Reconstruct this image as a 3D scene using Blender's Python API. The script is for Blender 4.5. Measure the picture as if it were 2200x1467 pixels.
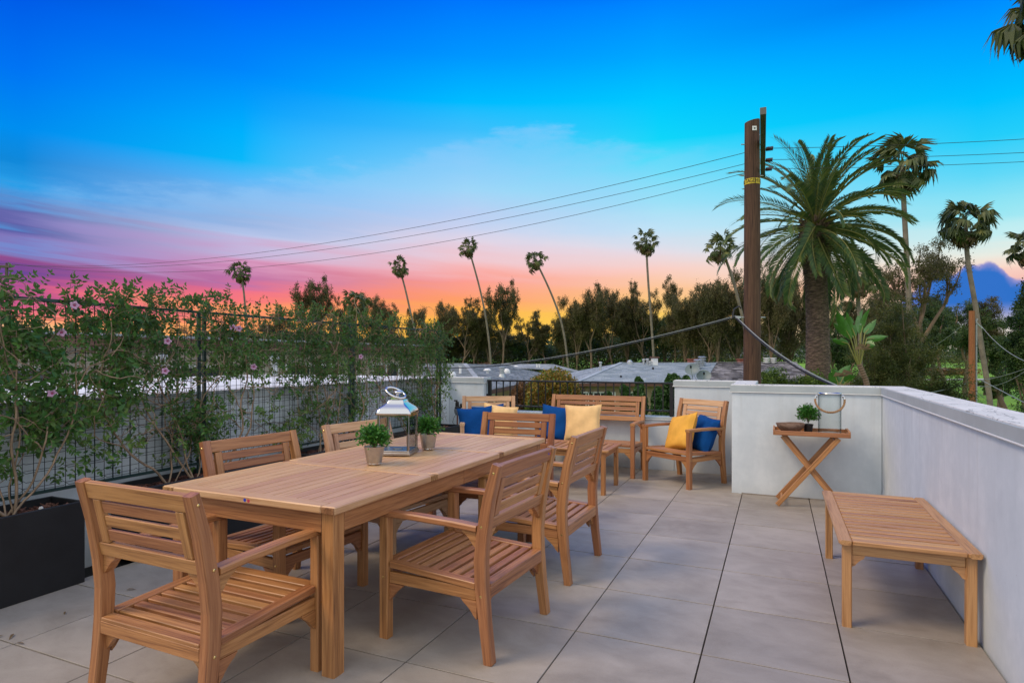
import bpy, math, random
from mathutils import Vector, Matrix, Euler, noise as mnoise

for o in list(bpy.data.objects):
    bpy.data.objects.remove(o)
SC = bpy.context.scene
COL = SC.collection
R = math.radians
random.seed(7)

# ---------------------------------------------------------------- camera
TH = R(23.6)
CT, ST = math.cos(TH), math.sin(TH)
FPX, CXP, HYP, EYE = 1303.0, 1100.0, 769.0, 1.377
cam_d = bpy.data.cameras.new('camera')
cam = bpy.data.objects.new('camera', cam_d)
COL.objects.link(cam)
cam.location = (0, 0, EYE)
cam.rotation_euler = (R(90), 0, TH)
cam_d.sensor_width = 36
cam_d.lens = FPX / 2200 * 36
cam_d.shift_y = 35.5 / 2200
cam_d.clip_start = 0.05
cam_d.clip_end = 20000
SC.camera = cam


def CW(l, d, z=0.0):
    """metres to the right of and ahead of the viewer -> world"""
    return Vector((l * CT - d * ST, l * ST + d * CT, z))


def at(px, py, d):
    """point seen at photo pixel px,py that stands d metres away"""
    return CW((px - CXP) / FPX * d, d, EYE - (py - HYP) / FPX * d)


# ---------------------------------------------------------------- colour helpers
def lin(c):
    c = c / 255.0
    return c / 12.92 if c <= 0.04045 else ((c + 0.055) / 1.055) ** 2.4


def S(r, g, b):
    return (lin(r), lin(g), lin(b), 1.0)


# ---------------------------------------------------------------- sky
world = bpy.data.worlds.new('World')
SC.world = world
world.use_nodes = True
WT = world.node_tree
WT.nodes.clear()


def nd(t, typ, **kw):
    n = t.nodes.new(typ)
    for k, v in kw.items():
        setattr(n, k, v)
    return n


def mth(t, op, a, b=None, c=None, clamp=False):
    n = t.nodes.new('ShaderNodeMath')
    n.operation = op
    n.use_clamp = clamp
    for i, v in enumerate((a, b, c)):
        if v is None:
            continue
        if isinstance(v, (int, float)):
            n.inputs[i].default_value = v
        else:
            t.links.new(v, n.inputs[i])
    return n.outputs[0]


def ramp(t, fac, stops, interp='LINEAR'):
    n = t.nodes.new('ShaderNodeValToRGB')
    n.color_ramp.interpolation = interp
    el = n.color_ramp.elements
    stops = sorted(stops, key=lambda s: s[0])
    while len(el) < len(stops):
        el.new(0.5)
    for e, (p, c) in zip(el, stops):
        e.position = min(1, max(0, p))
        e.color = c if len(c) == 4 else (*c, 1)
    t.links.new(fac, n.inputs[0])
    return n.outputs[0]


def mixc(t, fac, a, b, mode='MIX'):
    n = t.nodes.new('ShaderNodeMix')
    n.data_type = 'RGBA'
    n.blend_type = mode
    if isinstance(fac, (int, float)):
        n.inputs['Factor'].default_value = fac
    else:
        t.links.new(fac, n.inputs['Factor'])
    for i, v in ((6, a), (7, b)):
        if isinstance(v, (tuple, list)):
            n.inputs[i].default_value = v if len(v) == 4 else (*v, 1)
        else:
            t.links.new(v, n.inputs[i])
    return n.outputs[2]


def smooth(t, v, a, b):
    n = t.nodes.new('ShaderNodeMapRange')
    n.interpolation_type = 'SMOOTHSTEP'
    t.links.new(v, n.inputs[0])
    n.inputs[1].default_value = a
    n.inputs[2].default_value = b
    return n.outputs[0]


def build_sky():
    t = WT
    tc = nd(t, 'ShaderNodeTexCoord')
    sep = nd(t, 'ShaderNodeSeparateXYZ')
    t.links.new(tc.outputs['Generated'], sep.inputs[0])
    X, Y, Z = sep.outputs
    F = mth(t, 'ADD', mth(t, 'MULTIPLY', X, -ST), mth(t, 'MULTIPLY', Y, CT))
    Rr = mth(t, 'ADD', mth(t, 'MULTIPLY', X, CT), mth(t, 'MULTIPLY', Y, ST))
    az = mth(t, 'ARCTAN2', Rr, F)
    hor = mth(t, 'SQRT', mth(t, 'ADD', mth(t, 'MULTIPLY', X, X), mth(t, 'MULTIPLY', Y, Y)))
    tanel = mth(t, 'DIVIDE', Z, mth(t, 'MAXIMUM', hor, 0.001))
    # streaked cloud layers push the colour bands up and down, strongest on the left
    cv = nd(t, 'ShaderNodeCombineXYZ')
    t.links.new(mth(t, 'MULTIPLY', az, 2.2), cv.inputs[0])
    t.links.new(mth(t, 'ADD', mth(t, 'MULTIPLY', tanel, 30.0), mth(t, 'MULTIPLY', az, 2.0)), cv.inputs[1])
    n1 = nd(t, 'ShaderNodeTexNoise')
    n1.inputs['Scale'].default_value = 1.0
    n1.inputs['Detail'].default_value = 5
    n1.inputs['Roughness'].default_value = 0.55
    n1.inputs['Distortion'].default_value = 0.35
    t.links.new(cv.outputs[0], n1.inputs['Vector'])
    left = smooth(t, az, 0.25, -0.75)
    low = mth(t, 'MULTIPLY', smooth(t, tanel, 0.30, 0.17), smooth(t, tanel, 0.0, 0.05))
    amp = mth(t, 'MULTIPLY', mth(t, 'ADD', mth(t, 'MULTIPLY', left, 0.11), 0.035), low)
    v = mth(t, 'ADD', tanel, mth(t, 'MULTIPLY', mth(t, 'SUBTRACT', n1.outputs[0], 0.5), amp))
    v = mth(t, 'DIVIDE', v, 0.60)

    def col(x, stops):
        ca = math.cos(math.atan((x - CXP) / FPX))
        return ramp(t, v, [((HYP - y) / FPX * ca / 0.60, S(*c)) for y, c in stops])
    c0 = col(50, [(-60, (0, 78, 216)), (0, (0, 92, 232)), (150, (0, 116, 244)), (280, (0, 142, 240)), (345, (16, 136, 218)), (400, (42, 158, 232)),
                  (445, (84, 140, 208)), (470, (92, 92, 164)), (500, (128, 118, 186)), (525, (118, 138, 206)), (558, (146, 78, 140)), (585, (104, 72, 150)),
                  (610, (150, 76, 148)), (640, (222, 98, 136)), (672, (255, 140, 118)), (705, (255, 190, 132)), (745, (240, 190, 150))])
    c1 = col(520, [(-60, (0, 88, 230)), (0, (0, 100, 246)), (150, (0, 134, 252)), (290, (0, 178, 253)), (345, (10, 184, 250)), (390, (92, 184, 248)),
                   (430, (132, 184, 236)), (470, (150, 176, 222)), (505, (186, 196, 232)), (535, (200, 178, 216)), (565, (214, 150, 190)), (592, (190, 116, 168)),
                   (618, (238, 114, 142)), (650, (250, 122, 124)), (682, (255, 156, 104)), (705, (255, 176, 90)), (745, (240, 170, 90))])
    c2 = col(1000, [(-60, (0, 100, 240)), (0, (0, 118, 253)), (120, (0, 150, 255)), (220, (0, 188, 255)), (280, (60, 190, 252)), (340, (112, 202, 251)),
                    (410, (160, 216, 248)), (455, (196, 208, 240)), (490, (214, 212, 236)), (530, (236, 214, 226)), (568, (246, 190, 192)), (602, (252, 158, 148)),
                    (645, (255, 160, 104)), (690, (255, 196, 62)), (740, (252, 196, 80))])
    c3 = col(1420, [(-60, (0, 108, 242)), (0, (0, 132, 255)), (120, (0, 168, 255)), (220, (0, 202, 255)), (300, (16, 214, 250)), (360, (96, 222, 250)),
                    (430, (154, 228, 248)), (490, (198, 230, 246)), (540, (232, 222, 230)), (580, (250, 208, 198)), (625, (253, 198, 148)), (675, (252, 206, 102)),
                    (730, (246, 205, 120))])
    c4 = col(2100, [(-60, (0, 112, 240)), (0, (0, 138, 255)), (120, (0, 170, 255)), (220, (0, 194, 255)), (300, (36, 206, 250)), (380, (96, 216, 248)),
                    (460, (150, 230, 244)), (510, (196, 238, 242)), (550, (234, 236, 226)), (580, (250, 218, 202)), (606, (246, 190, 180)), (640, (242, 214, 200)),
                    (700, (226, 216, 206))])
    xs = [math.atan((x - CXP) / FPX) for x in (50, 520, 1000, 1420, 2100)]
    out = c0
    for i, c in enumerate((c1, c2, c3, c4)):
        n = nd(t, 'ShaderNodeMapRange')
        n.interpolation_type = 'LINEAR'
        t.links.new(az, n.inputs[0])
        n.inputs[1].default_value = xs[i]
        n.inputs[2].default_value = xs[i + 1]
        out = mixc(t, n.outputs[0], out, c)
    # thin high cirrus with a ragged upper edge
    cv2 = nd(t, 'ShaderNodeCombineXYZ')
    t.links.new(mth(t, 'MULTIPLY', az, 5.0), cv2.inputs[0])
    t.links.new(mth(t, 'MULTIPLY', tanel, 16.0), cv2.inputs[1])
    n2 = nd(t, 'ShaderNodeTexNoise')
    n2.inputs['Scale'].default_value = 1.3
    n2.inputs['Detail'].default_value = 8
    n2.inputs['Roughness'].default_value = 0.62
    t.links.new(cv2.outputs[0], n2.inputs['Vector'])
    edge = ramp(t, mth(t, 'ADD', mth(t, 'MULTIPLY', az, 0.5), 0.5),
                [(0.10, (.21,) * 3), (0.3, (.27,) * 3), (0.42, (.345,) * 3), (0.5, (.385,) * 3), (0.56, (.375,) * 3), (0.66, (.34,) * 3), (0.9, (.33,) * 3)])
    top = mth(t, 'ADD', edge, mth(t, 'MULTIPLY', mth(t, 'SUBTRACT', n2.outputs[0], 0.5), 0.17))
    below = smooth(t, mth(t, 'SUBTRACT', top, tanel), 0.0, 0.035)
    fadeb = smooth(t, tanel, 0.14, 0.24)
    azm = mth(t, 'MULTIPLY', smooth(t, az, -0.78, -0.55), smooth(t, az, 0.42, 0.12))
    cm = mth(t, 'MULTIPLY', mth(t, 'MULTIPLY', below, fadeb), azm)
    cm = mth(t, 'MULTIPLY', cm, mth(t, 'ADD', mth(t, 'MULTIPLY', n2.outputs[0], 0.65), -0.04))
    out = mixc(t, cm, out, S(158, 206, 250))
    # dark cumulus bank low on the right
    hz = ramp(t, mth(t, 'MULTIPLY', az, 1.0),
              [(0.50, (0.0,) * 3), (0.545, (0.02,) * 3), (0.578, (0.088,) * 3), (0.615, (0.122,) * 3), (0.63, (0.112,) * 3), (0.645, (0.125,) * 3),
               (0.668, (0.124,) * 3), (0.69, (0.104,) * 3), (0.71, (0.106,) * 3), (0.80, (0.098,) * 3), (0.92, (0.0,) * 3)], 'EASE')
    n3 = nd(t, 'ShaderNodeTexNoise')
    n3.inputs['Scale'].default_value = 26
    n3.inputs['Detail'].default_value = 6
    t.links.new(tc.outputs['Generated'], n3.inputs['Vector'])
    d = mth(t, 'SUBTRACT', mth(t, 'ADD', hz, mth(t, 'MULTIPLY', mth(t, 'SUBTRACT', n3.outputs[0], 0.5), 0.040)), tanel)
    cmask = mth(t, 'MULTIPLY', smooth(t, d, 0.0, 0.005), smooth(t, tanel, 0.03, 0.075))
    ccol = mixc(t, smooth(t, d, 0.0, 0.014), S(172, 160, 205), mixc(t, smooth(t, az, 0.55, 0.62), S(120, 130, 205), S(44, 112, 198)))
    ccol = mixc(t, mth(t, 'MULTIPLY', n3.outputs[0], 0.35), ccol, S(70, 120, 215))
    out = mixc(t, cmask, out, ccol)
    # towards the zenith and behind: pale veil added to the unseen sky as fill
    veil = smooth(t, F, 0.70, -0.30)
    out = mixc(t, veil, out, FILL_VEIL)
    # below the horizon
    out = mixc(t, smooth(t, tanel, 0.0, -0.02), out, S(90, 92, 84))
    bg = nd(t, 'ShaderNodeBackground')
    bg.inputs['Strength'].default_value = SKY_STRENGTH
    t.links.new(out, bg.inputs[0])
    wo = nd(t, 'ShaderNodeOutputWorld')
    t.links.new(bg.outputs[0], wo.inputs[0])


HAZE = 0.0
SKY_STRENGTH = 1.0
FILL_VEIL = (1.10, 1.14, 1.20, 1)
build_sky()
world.cycles.sampling_method = 'AUTOMATIC'

# ---------------------------------------------------------------- the last of the sun, soft and warm, from behind on the left
sun_d = bpy.data.lights.new('sun', 'SUN')
sun_d.energy = 1.75
sun_d.angle = R(19)
sun_d.color = (1.0, 0.76, 0.52)
sun = bpy.data.objects.new('sun', sun_d)
COL.objects.link(sun)
sun.rotation_euler = Vector((0.52, 0.44, -0.78)).to_track_quat('-Z', 'Y').to_euler()

vs = SC.view_settings
vs.view_transform = 'Standard'
vs.look = 'None'
vs.gamma = 1
vs.exposure = 0
vs.use_curve_mapping = False
SC.render.engine = 'CYCLES'
SC.cycles.max_bounces = 6
SC.cycles.transparent_max_bounces = 12
SC.cycles.use_denoising = True
SC.cycles.denoiser = 'OPENIMAGEDENOISE'
SC.cycles.denoising_prefilter = 'NONE'


# ================================================================ materials
def new_mat(name):
    m = bpy.data.materials.new(name)
    m.use_nodes = True
    t = m.node_tree
    b = t.nodes['Principled BSDF']
    return m, t, b


def noise(t, vec, scale, detail=4, rough=0.55, dist=0.0):
    n = nd(t, 'ShaderNodeTexNoise')
    n.inputs['Scale'].default_value = scale
    n.inputs['Detail'].default_value = detail
    n.inputs['Roughness'].default_value = rough
    n.inputs['Distortion'].default_value = dist
    if vec is not None:
        t.links.new(vec, n.inputs['Vector'])
    return n.outputs[0]


def bump(t, b, h, strength=0.3, dist=0.01):
    n = nd(t, 'ShaderNodeBump')
    n.inputs['Strength'].default_value = strength
    n.inputs['Distance'].default_value = dist
    t.links.new(h, n.inputs['Height'])
    t.links.new(n.outputs[0], b.inputs['Normal'])


def mapping(t, vec, scale):
    n = nd(t, 'ShaderNodeMapping')
    n.inputs['Scale'].default_value = scale
    t.links.new(vec, n.inputs['Vector'])
    return n.outputs[0]


def wood_mat(name, dark, mid, light, rough=0.6, fine=1.0, knot=0.5, var=0.30):
    m, t, b = new_mat(name)
    at_ = nd(t, 'ShaderNodeAttribute', attribute_name='grain')
    oi = nd(t, 'ShaderNodeObjectInfo')
    ad = nd(t, 'ShaderNodeVectorMath', operation='ADD')
    cx = nd(t, 'ShaderNodeCombineXYZ')
    t.links.new(mth(t, 'MULTIPLY', oi.outputs['Random'], 37.0), cx.inputs[0])
    t.links.new(mth(t, 'MULTIPLY', oi.outputs['Random'], 11.0), cx.inputs[1])
    t.links.new(at_.outputs['Vector'], ad.inputs[0])
    t.links.new(cx.outputs[0], ad.inputs[1])
    v = ad.outputs[0]
    big = noise(t, mapping(t, v, (1.3, 30, 30)), 1.0, 5, 0.6, 1.6)
    fin = noise(t, mapping(t, v, (5, 210 * fine, 210 * fine)), 1.0, 3, 0.6, 0.2)
    blot = noise(t, mapping(t, v, (3.0, 6, 6)), 1.0, 3, 0.5)
    val = mth(t, 'ADD', mth(t, 'MULTIPLY', big, 0.62), mth(t, 'MULTIPLY', fin, 0.38))
    c = ramp(t, val, [(0.30, dark), (0.45, mid), (0.58, light), (0.68, mid), (0.78, dark)])
    hs = nd(t, 'ShaderNodeHueSaturation')
    t.links.new(c, hs.inputs['Color'])
    t.links.new(mth(t, 'ADD', mth(t, 'MULTIPLY', oi.outputs['Random'], var), 1.0 - var / 2), hs.inputs['Value'])
    t.links.new(mth(t, 'ADD', mth(t, 'MULTIPLY', oi.outputs['Random'], 0.016), 0.492), hs.inputs['Hue'])
    c2 = mixc(t, mth(t, 'MULTIPLY', smooth(t, blot, 0.63, 0.80), knot * 0.7), hs.outputs[0], dark)
    t.links.new(c2, b.inputs['Base Color'])
    b.inputs['Roughness'].default_value = rough
    b.inputs['Specular IOR Level'].default_value = 0.65 if rough < .6 else 0.4
    bump(t, b, val, 0.22, 0.003)
    return m


def plain(name, col, rough=0.5, metal=0.0, nscale=0, namp=0.15, bscale=0, bstr=0.2, bdist=0.003, spec=None, coord='Object'):
    m, t, b = new_mat(name)
    b.inputs['Roughness'].default_value = rough
    b.inputs['Metallic'].default_value = metal
    if spec is not None:
        b.inputs['Specular IOR Level'].default_value = spec
    tc = nd(t, 'ShaderNodeTexCoord')
    if nscale:
        n = noise(t, tc.outputs[coord], nscale, 5, 0.6)
        k = 1 + namp
        lo = tuple(x * (1 - namp) for x in col[:3]) + (1,)
        hi = tuple(min(1, x * k) for x in col[:3]) + (1,)
        t.links.new(ramp(t, n, [(0.3, lo), (0.7, hi)]), b.inputs['Base Color'])
    else:
        b.inputs['Base Color'].default_value = col if len(col) == 4 else (*col, 1)
    if bscale:
        bump(t, b, noise(t, tc.outputs[coord], bscale, 4, 0.6), bstr, bdist)
    return m


def leaf_mat(name, a, b_, c_, trans=0.35, rough=0.5, per='island'):
    m, t, b = new_mat(name)
    if per == 'island':
        g = nd(t, 'ShaderNodeNewGeometry')
        rnd = g.outputs['Random Per Island']
    else:
        rnd = nd(t, 'ShaderNodeObjectInfo').outputs['Random']
    tc = nd(t, 'ShaderNodeTexCoord')
    n = noise(t, tc.outputs['Object'], 1.1, 3)
    f = mth(t, 'ADD', mth(t, 'MULTIPLY', rnd, 0.5), mth(t, 'MULTIPLY', smooth(t, n, 0.35, 0.65), 0.5))
    c = ramp(t, f, [(0.15, a), (0.5, b_), (0.85, c_)])
    t.links.new(c, b.inputs['Base Color'])
    b.inputs['Roughness'].default_value = rough
    b.inputs['Specular IOR Level'].default_value = 0.35
    tr = nd(t, 'ShaderNodeBsdfTranslucent')
    t.links.new(mixc(t, 0.5, c, c_), tr.inputs[0])
    mx = nd(t, 'ShaderNodeMixShader')
    mx.inputs[0].default_value = trans
    t.links.new(b.outputs[0], mx.inputs[1])
    t.links.new(tr.outputs[0], mx.inputs[2])
    t.links.new(mx.outputs[0], t.nodes['Material Output'].inputs[0])
    return m


TEAK = wood_mat('teak', (0.11, 0.038, 0.013, 1), (0.315, 0.128, 0.044, 1), (0.455, 0.205, 0.078, 1), rough=0.42)
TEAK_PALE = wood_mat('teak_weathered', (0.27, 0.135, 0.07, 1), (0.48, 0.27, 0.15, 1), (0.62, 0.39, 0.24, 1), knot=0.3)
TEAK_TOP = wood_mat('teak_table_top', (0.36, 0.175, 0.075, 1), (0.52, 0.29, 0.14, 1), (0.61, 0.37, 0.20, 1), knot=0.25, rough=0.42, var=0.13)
TEAK_DARK = wood_mat('teak_red', (0.10, 0.032, 0.013, 1), (0.24, 0.085, 0.032, 1), (0.34, 0.135, 0.052, 1))
TEAK_GOLD = wood_mat('teak_golden', (0.15, 0.060, 0.020, 1), (0.40, 0.195, 0.075, 1), (0.53, 0.285, 0.12, 1), rough=0.45, var=0.22, knot=0.3)
ENDGRAIN = wood_mat('teak_end_grain', (0.10, 0.045, 0.018, 1), (0.24, 0.11, 0.042, 1), (0.40, 0.21, 0.09, 1), fine=0.3)
POLEWOOD = wood_mat('creosote_pole', (0.016, 0.009, 0.008, 1), (0.045, 0.022, 0.016, 1), (0.11, 0.055, 0.036, 1), rough=0.9, fine=0.35)
POLEWOOD2 = wood_mat('brown_pole', (0.10, 0.035, 0.012, 1), (0.24, 0.09, 0.032, 1), (0.34, 0.15, 0.06, 1), rough=0.9, fine=0.3)
ARMWOOD = wood_mat('cross_arm_wood', (0.03, 0.025, 0.022, 1), (0.07, 0.055, 0.045, 1), (0.12, 0.10, 0.085, 1), rough=0.9, fine=0.4)
BOWLWOOD = wood_mat('bowl_wood', (0.035, 0.02, 0.014, 1), (0.12, 0.07, 0.048, 1), (0.23, 0.15, 0.11, 1), rough=0.8, fine=0.4)


def stucco():
    m, t, b = new_mat('white_stucco')
    tc = nd(t, 'ShaderNodeTexCoord')
    o = tc.outputs['Object']
    n1 = noise(t, mapping(t, o, (1.6, 1.6, 0.5)), 2.0, 5, 0.6)
    n2 = noise(t, o, 9.0, 5, 0.65)
    f = mth(t, 'ADD', mth(t, 'MULTIPLY', n1, 0.6), mth(t, 'MULTIPLY', n2, 0.4))
    c = ramp(t, f, [(0.36, (0.55, 0.615, 0.67, 1)), (0.5, (0.60, 0.665, 0.72, 1)), (0.64, (0.68, 0.74, 0.79, 1))])
    sp = nd(t, 'ShaderNodeSeparateXYZ')
    t.links.new(o, sp.inputs[0])
    # splash dirt along the foot of the wall and streaks under the cap
    st = noise(t, mapping(t, o, (9, 9, 0.35)), 2.0, 4, 0.6)
    dirt = mth(t, 'MULTIPLY', smooth(t, sp.outputs[2], 0.14, 0.0), 0.16)
    stk = mth(t, 'MULTIPLY', mth(t, 'MULTIPLY', smooth(t, st, 0.5, 0.72), smooth(t, sp.outputs[2], 0.35, 1.0)), 0.16)
    c = mixc(t, mth(t, 'ADD', dirt, stk), c, (0.40, 0.39, 0.37, 1))
    pin = noise(t, o, 60, 2, 0.5)
    c = mixc(t, mth(t, 'MULTIPLY', smooth(t, pin, 0.76, 0.80), 0.45), c, (0.22, 0.21, 0.2, 1))
    t.links.new(c, b.inputs['Base Color'])
    b.inputs['Roughness'].default_value = 0.85
    bump(t, b, mth(t, 'ADD', noise(t, o, 160, 4, 0.7), mth(t, 'MULTIPLY', noise(t, o, 22, 3), 1.2)), 0.12, 0.004)
    return m


STUCCO = stucco()


def tile_mat():
    m, t, b = new_mat('porcelain_paver')
    tc = nd(t, 'ShaderNodeTexCoord')
    oi = nd(t, 'ShaderNodeObjectInfo')
    ad = nd(t, 'ShaderNodeVectorMath', operation='ADD')
    cx = nd(t, 'ShaderNodeCombineXYZ')
    t.links.new(mth(t, 'MULTIPLY', oi.outputs['Random'], 50.0), cx.inputs[0])
    t.links.new(mth(t, 'MULTIPLY', oi.outputs['Random'], 23.0), cx.inputs[1])
    t.links.new(tc.outputs['Object'], ad.inputs[0])
    t.links.new(cx.outputs[0], ad.inputs[1])
    v = ad.outputs[0]
    g = nd(t, 'ShaderNodeNewGeometry')
    n1 = noise(t, mapping(t, v, (1.6, 2.4, 1)), 1.8, 6, 0.65, 0.4)
    n2 = noise(t, g.outputs['Position'], 0.9, 5, 0.6, 0.5)
    n3 = noise(t, v, 150, 3, 0.7)
    f = mth(t, 'ADD', mth(t, 'MULTIPLY', n1, 0.55), mth(t, 'MULTIPLY', n2, 0.45))
    c = ramp(t, f, [(0.3, (0.22, 0.19, 0.158, 1)), (0.5, (0.325, 0.289, 0.250, 1)), (0.68, (0.41, 0.368, 0.325, 1))])
    # dried water stains
    n4 = noise(t, g.outputs['Position'], 1.9, 6, 0.68, 0.8)
    stain = mth(t, 'MULTIPLY', smooth(t, n4, 0.56, 0.68), 0.20)
    c = mixc(t, stain, c, (0.17, 0.145, 0.125, 1))
    c = mixc(t, mth(t, 'MULTIPLY', smooth(t, n3, 0.55, 0.75), 0.35), c, (0.42, 0.39, 0.36, 1))
    c = mixc(t, mth(t, 'MULTIPLY', smooth(t, n3, 0.42, 0.28), 0.4), c, (0.14, 0.125, 0.11, 1))
    hs = nd(t, 'ShaderNodeHueSaturation')
    t.links.new(c, hs.inputs['Color'])
    t.links.new(mth(t, 'ADD', mth(t, 'MULTIPLY', oi.outputs['Random'], 0.16), 0.92), hs.inputs['Value'])
    t.links.new(hs.outputs[0], b.inputs['Base Color'])
    t.links.new(mth(t, 'ADD', mth(t, 'MULTIPLY', n4, 0.3), 0.38), b.inputs['Roughness'])
    bump(t, b, n3, 0.12, 0.001)
    return m


TILE = tile_mat()
CAPMETAL = plain('painted_cap_metal', (0.40, 0.45, 0.475), 0.5, nscale=3, namp=0.10, bscale=5, bstr=0.15, bdist=0.02)


def captop():
    m, t, b = new_mat('cap_top_coating')
    tc = nd(t, 'ShaderNodeTexCoord')
    o = tc.outputs['Object']
    n = noise(t, o, 2.5, 6, 0.65, 0.7)
    c = ramp(t, n, [(0.3, (0.55, 0.55, 0.53, 1)), (0.6, (0.68, 0.67, 0.65, 1))])
    vo = nd(t, 'ShaderNodeTexNoise')
    vo.inputs['Scale'].default_value = 1.7
    vo.inputs['Detail'].default_value = 6
    vo.inputs['Distortion'].default_value = 1.4
    t.links.new(mapping(t, o, (2.5, 0.8, 1)), vo.inputs['Vector'])
    ab = mth(t, 'ABSOLUTE', mth(t, 'SUBTRACT', vo.outputs[0], 0.5))
    c = mixc(t, mth(t, 'MULTIPLY', smooth(t, ab, 0.012, 0.0), 0.75), c, (0.10, 0.10, 0.09, 1))
    t.links.new(c, b.inputs['Base Color'])
    b.inputs['Roughness'].default_value = 0.6
    return m


CAPTOP = captop()
DARKGAP = plain('dark_gap', (0.008, 0.008, 0.008), 0.9)
IRON = plain('black_iron', (0.012, 0.012, 0.014), 0.38, nscale=20, bscale=60, bstr=0.1)
GREENMETAL = plain('dark_green_metal', (0.012, 0.04, 0.038), 0.45, nscale=12)
WIREMESH = plain('coated_wire', (0.014, 0.022, 0.026), 0.85, spec=0.15)
BLACKBOX = plain('black_fibreglass', (0.010, 0.011, 0.013), 0.5, nscale=6, namp=0.3, bscale=90, bstr=0.08)
SOIL = plain('soil', (0.03, 0.018, 0.012), 0.95, nscale=30, namp=0.5, bscale=40, bstr=0.8, bdist=0.02)
BARK = leaf_mat('bark_chips', (0.035, 0.014, 0.010, 1), (0.10, 0.04, 0.028, 1), (0.20, 0.10, 0.075, 1), 0.0, 0.9)
VINEWOOD = plain('vine_stem', (0.24, 0.165, 0.105), 0.8, nscale=14, namp=0.45)
VINELEAF = leaf_mat('vine_leaf', (0.026, 0.072, 0.018, 1), (0.070, 0.155, 0.032, 1), (0.16, 0.26, 0.055, 1), 0.34, 0.40)
VINELEAF2 = leaf_mat('vine_leaf_bright', (0.03, 0.09, 0.018, 1), (0.065, 0.18, 0.03, 1), (0.14, 0.28, 0.05, 1), 0.3, 0.4)
PETAL = plain('pink_petal', (0.50, 0.29, 0.46), 0.6)
PETALIN = plain('flower_throat', (0.30, 0.04, 0.12), 0.6)
POTLEAF = leaf_mat('boxwood_leaf', (0.015, 0.075, 0.014, 1), (0.05, 0.20, 0.028, 1), (0.16, 0.36, 0.05, 1), 0.2, 0.35)
STEEL = plain('polished_steel', (0.62, 0.61, 0.60), 0.10, 1.0)
BRUSHED = plain('brushed_steel', (0.46, 0.44, 0.42), 0.36, 1.0, nscale=40, namp=0.1)
BRASS = plain('brass', (0.78, 0.55, 0.22), 0.25, 1.0)
BLACKPLASTIC = plain('black_plastic', (0.012, 0.012, 0.014), 0.4)
GREYPLASTIC = plain('grey_plastic', (0.18, 0.21, 0.25), 0.5)
COPPER = plain('copper_pipe', (0.30, 0.12, 0.07), 0.5, 0.7, nscale=30)
REDPLASTIC = plain('red_plastic', (0.6, 0.02, 0.02), 0.4)
BLUEST = plain('blue_sticker', (0.02, 0.06, 0.5), 0.4)
REDST = plain('red_sticker', (0.55, 0.05, 0.08), 0.4)
WHITEP = plain('white_paint', (0.72, 0.73, 0.72), 0.5, nscale=8, namp=0.06)
ROPE = plain('rope_fibre', (0.30, 0.175, 0.085), 0.9, nscale=90, namp=0.4, bscale=120, bstr=0.6)
YELLOWTAG = plain('yellow_tag', (0.55, 0.40, 0.02), 0.6, nscale=12)
DARKPRINT = plain('dark_print', (0.03, 0.02, 0.01), 0.8)
INSUL = plain('insulator_glaze', (0.08, 0.045, 0.035), 0.25)
CABLE = plain('black_cable', (0.015, 0.015, 0.016), 0.55)
DISHGREY = plain('dish_grey', (0.17, 0.22, 0.24), 0.5)
CABLEGREY = plain('grey_cable', (0.26, 0.29, 0.30), 0.5)
GALV = plain('galvanised_steel', (0.42, 0.45, 0.46), 0.45, 0.6, nscale=10)


def fabric(name, c):
    m, t, b = new_mat(name)
    tc = nd(t, 'ShaderNodeTexCoord')
    o = tc.outputs['Object']
    n = noise(t, o, 7, 4)
    lo = tuple(x * 0.86 for x in c) + (1,)
    hi = tuple(min(1, x * 1.1) for x in c) + (1,)
    t.links.new(ramp(t, n, [(0.3, lo), (0.7, hi)]), b.inputs['Base Color'])
    b.inputs['Roughness'].default_value = 0.9
    b.inputs['Sheen Weight'].default_value = 0.0
    b.inputs['Specular IOR Level'].default_value = 0.2
    bump(t, b, mth(t, 'ADD', noise(t, mapping(t, o, (40, 6, 6)), 14, 2), mth(t, 'MULTIPLY', noise(t, o, 12, 4, 0.6, 1.0), 2.0)), 0.4, 0.006)
    return m


YELLOWF = fabric('yellow_cotton', (0.80, 0.42, 0.07))
CREAMF = fabric('pale_yellow_cotton', (0.82, 0.54, 0.25))
BLUEF = fabric('blue_cotton', (0.001, 0.058, 0.24))


def glass_mat():
    m, t, b = new_mat('clear_glass')
    t.nodes.remove(b)
    tr = nd(t, 'ShaderNodeBsdfTransparent')
    gl = nd(t, 'ShaderNodeBsdfGlossy')
    gl.inputs['Roughness'].default_value = 0.02
    lw = nd(t, 'ShaderNodeLayerWeight')
    lw.inputs[0].default_value = 0.5
    t.links.new(mixc(t, mth(t, 'POWER', lw.outputs['Facing'], 3.0), (0.965, 0.98, 0.98, 1), (0.22, 0.27, 0.29, 1)), tr.inputs[0])
    mx = nd(t, 'ShaderNodeMixShader')
    t.links.new(mth(t, 'ADD', mth(t, 'MULTIPLY', mth(t, 'POWER', lw.outputs['Facing'], 5.0), 0.5), 0.012), mx.inputs[0])
    t.links.new(tr.outputs[0], mx.inputs[1])
    t.links.new(gl.outputs[0], mx.inputs[2])
    t.links.new(mx.outputs[0], t.nodes['Material Output'].inputs[0])
    return m


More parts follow.
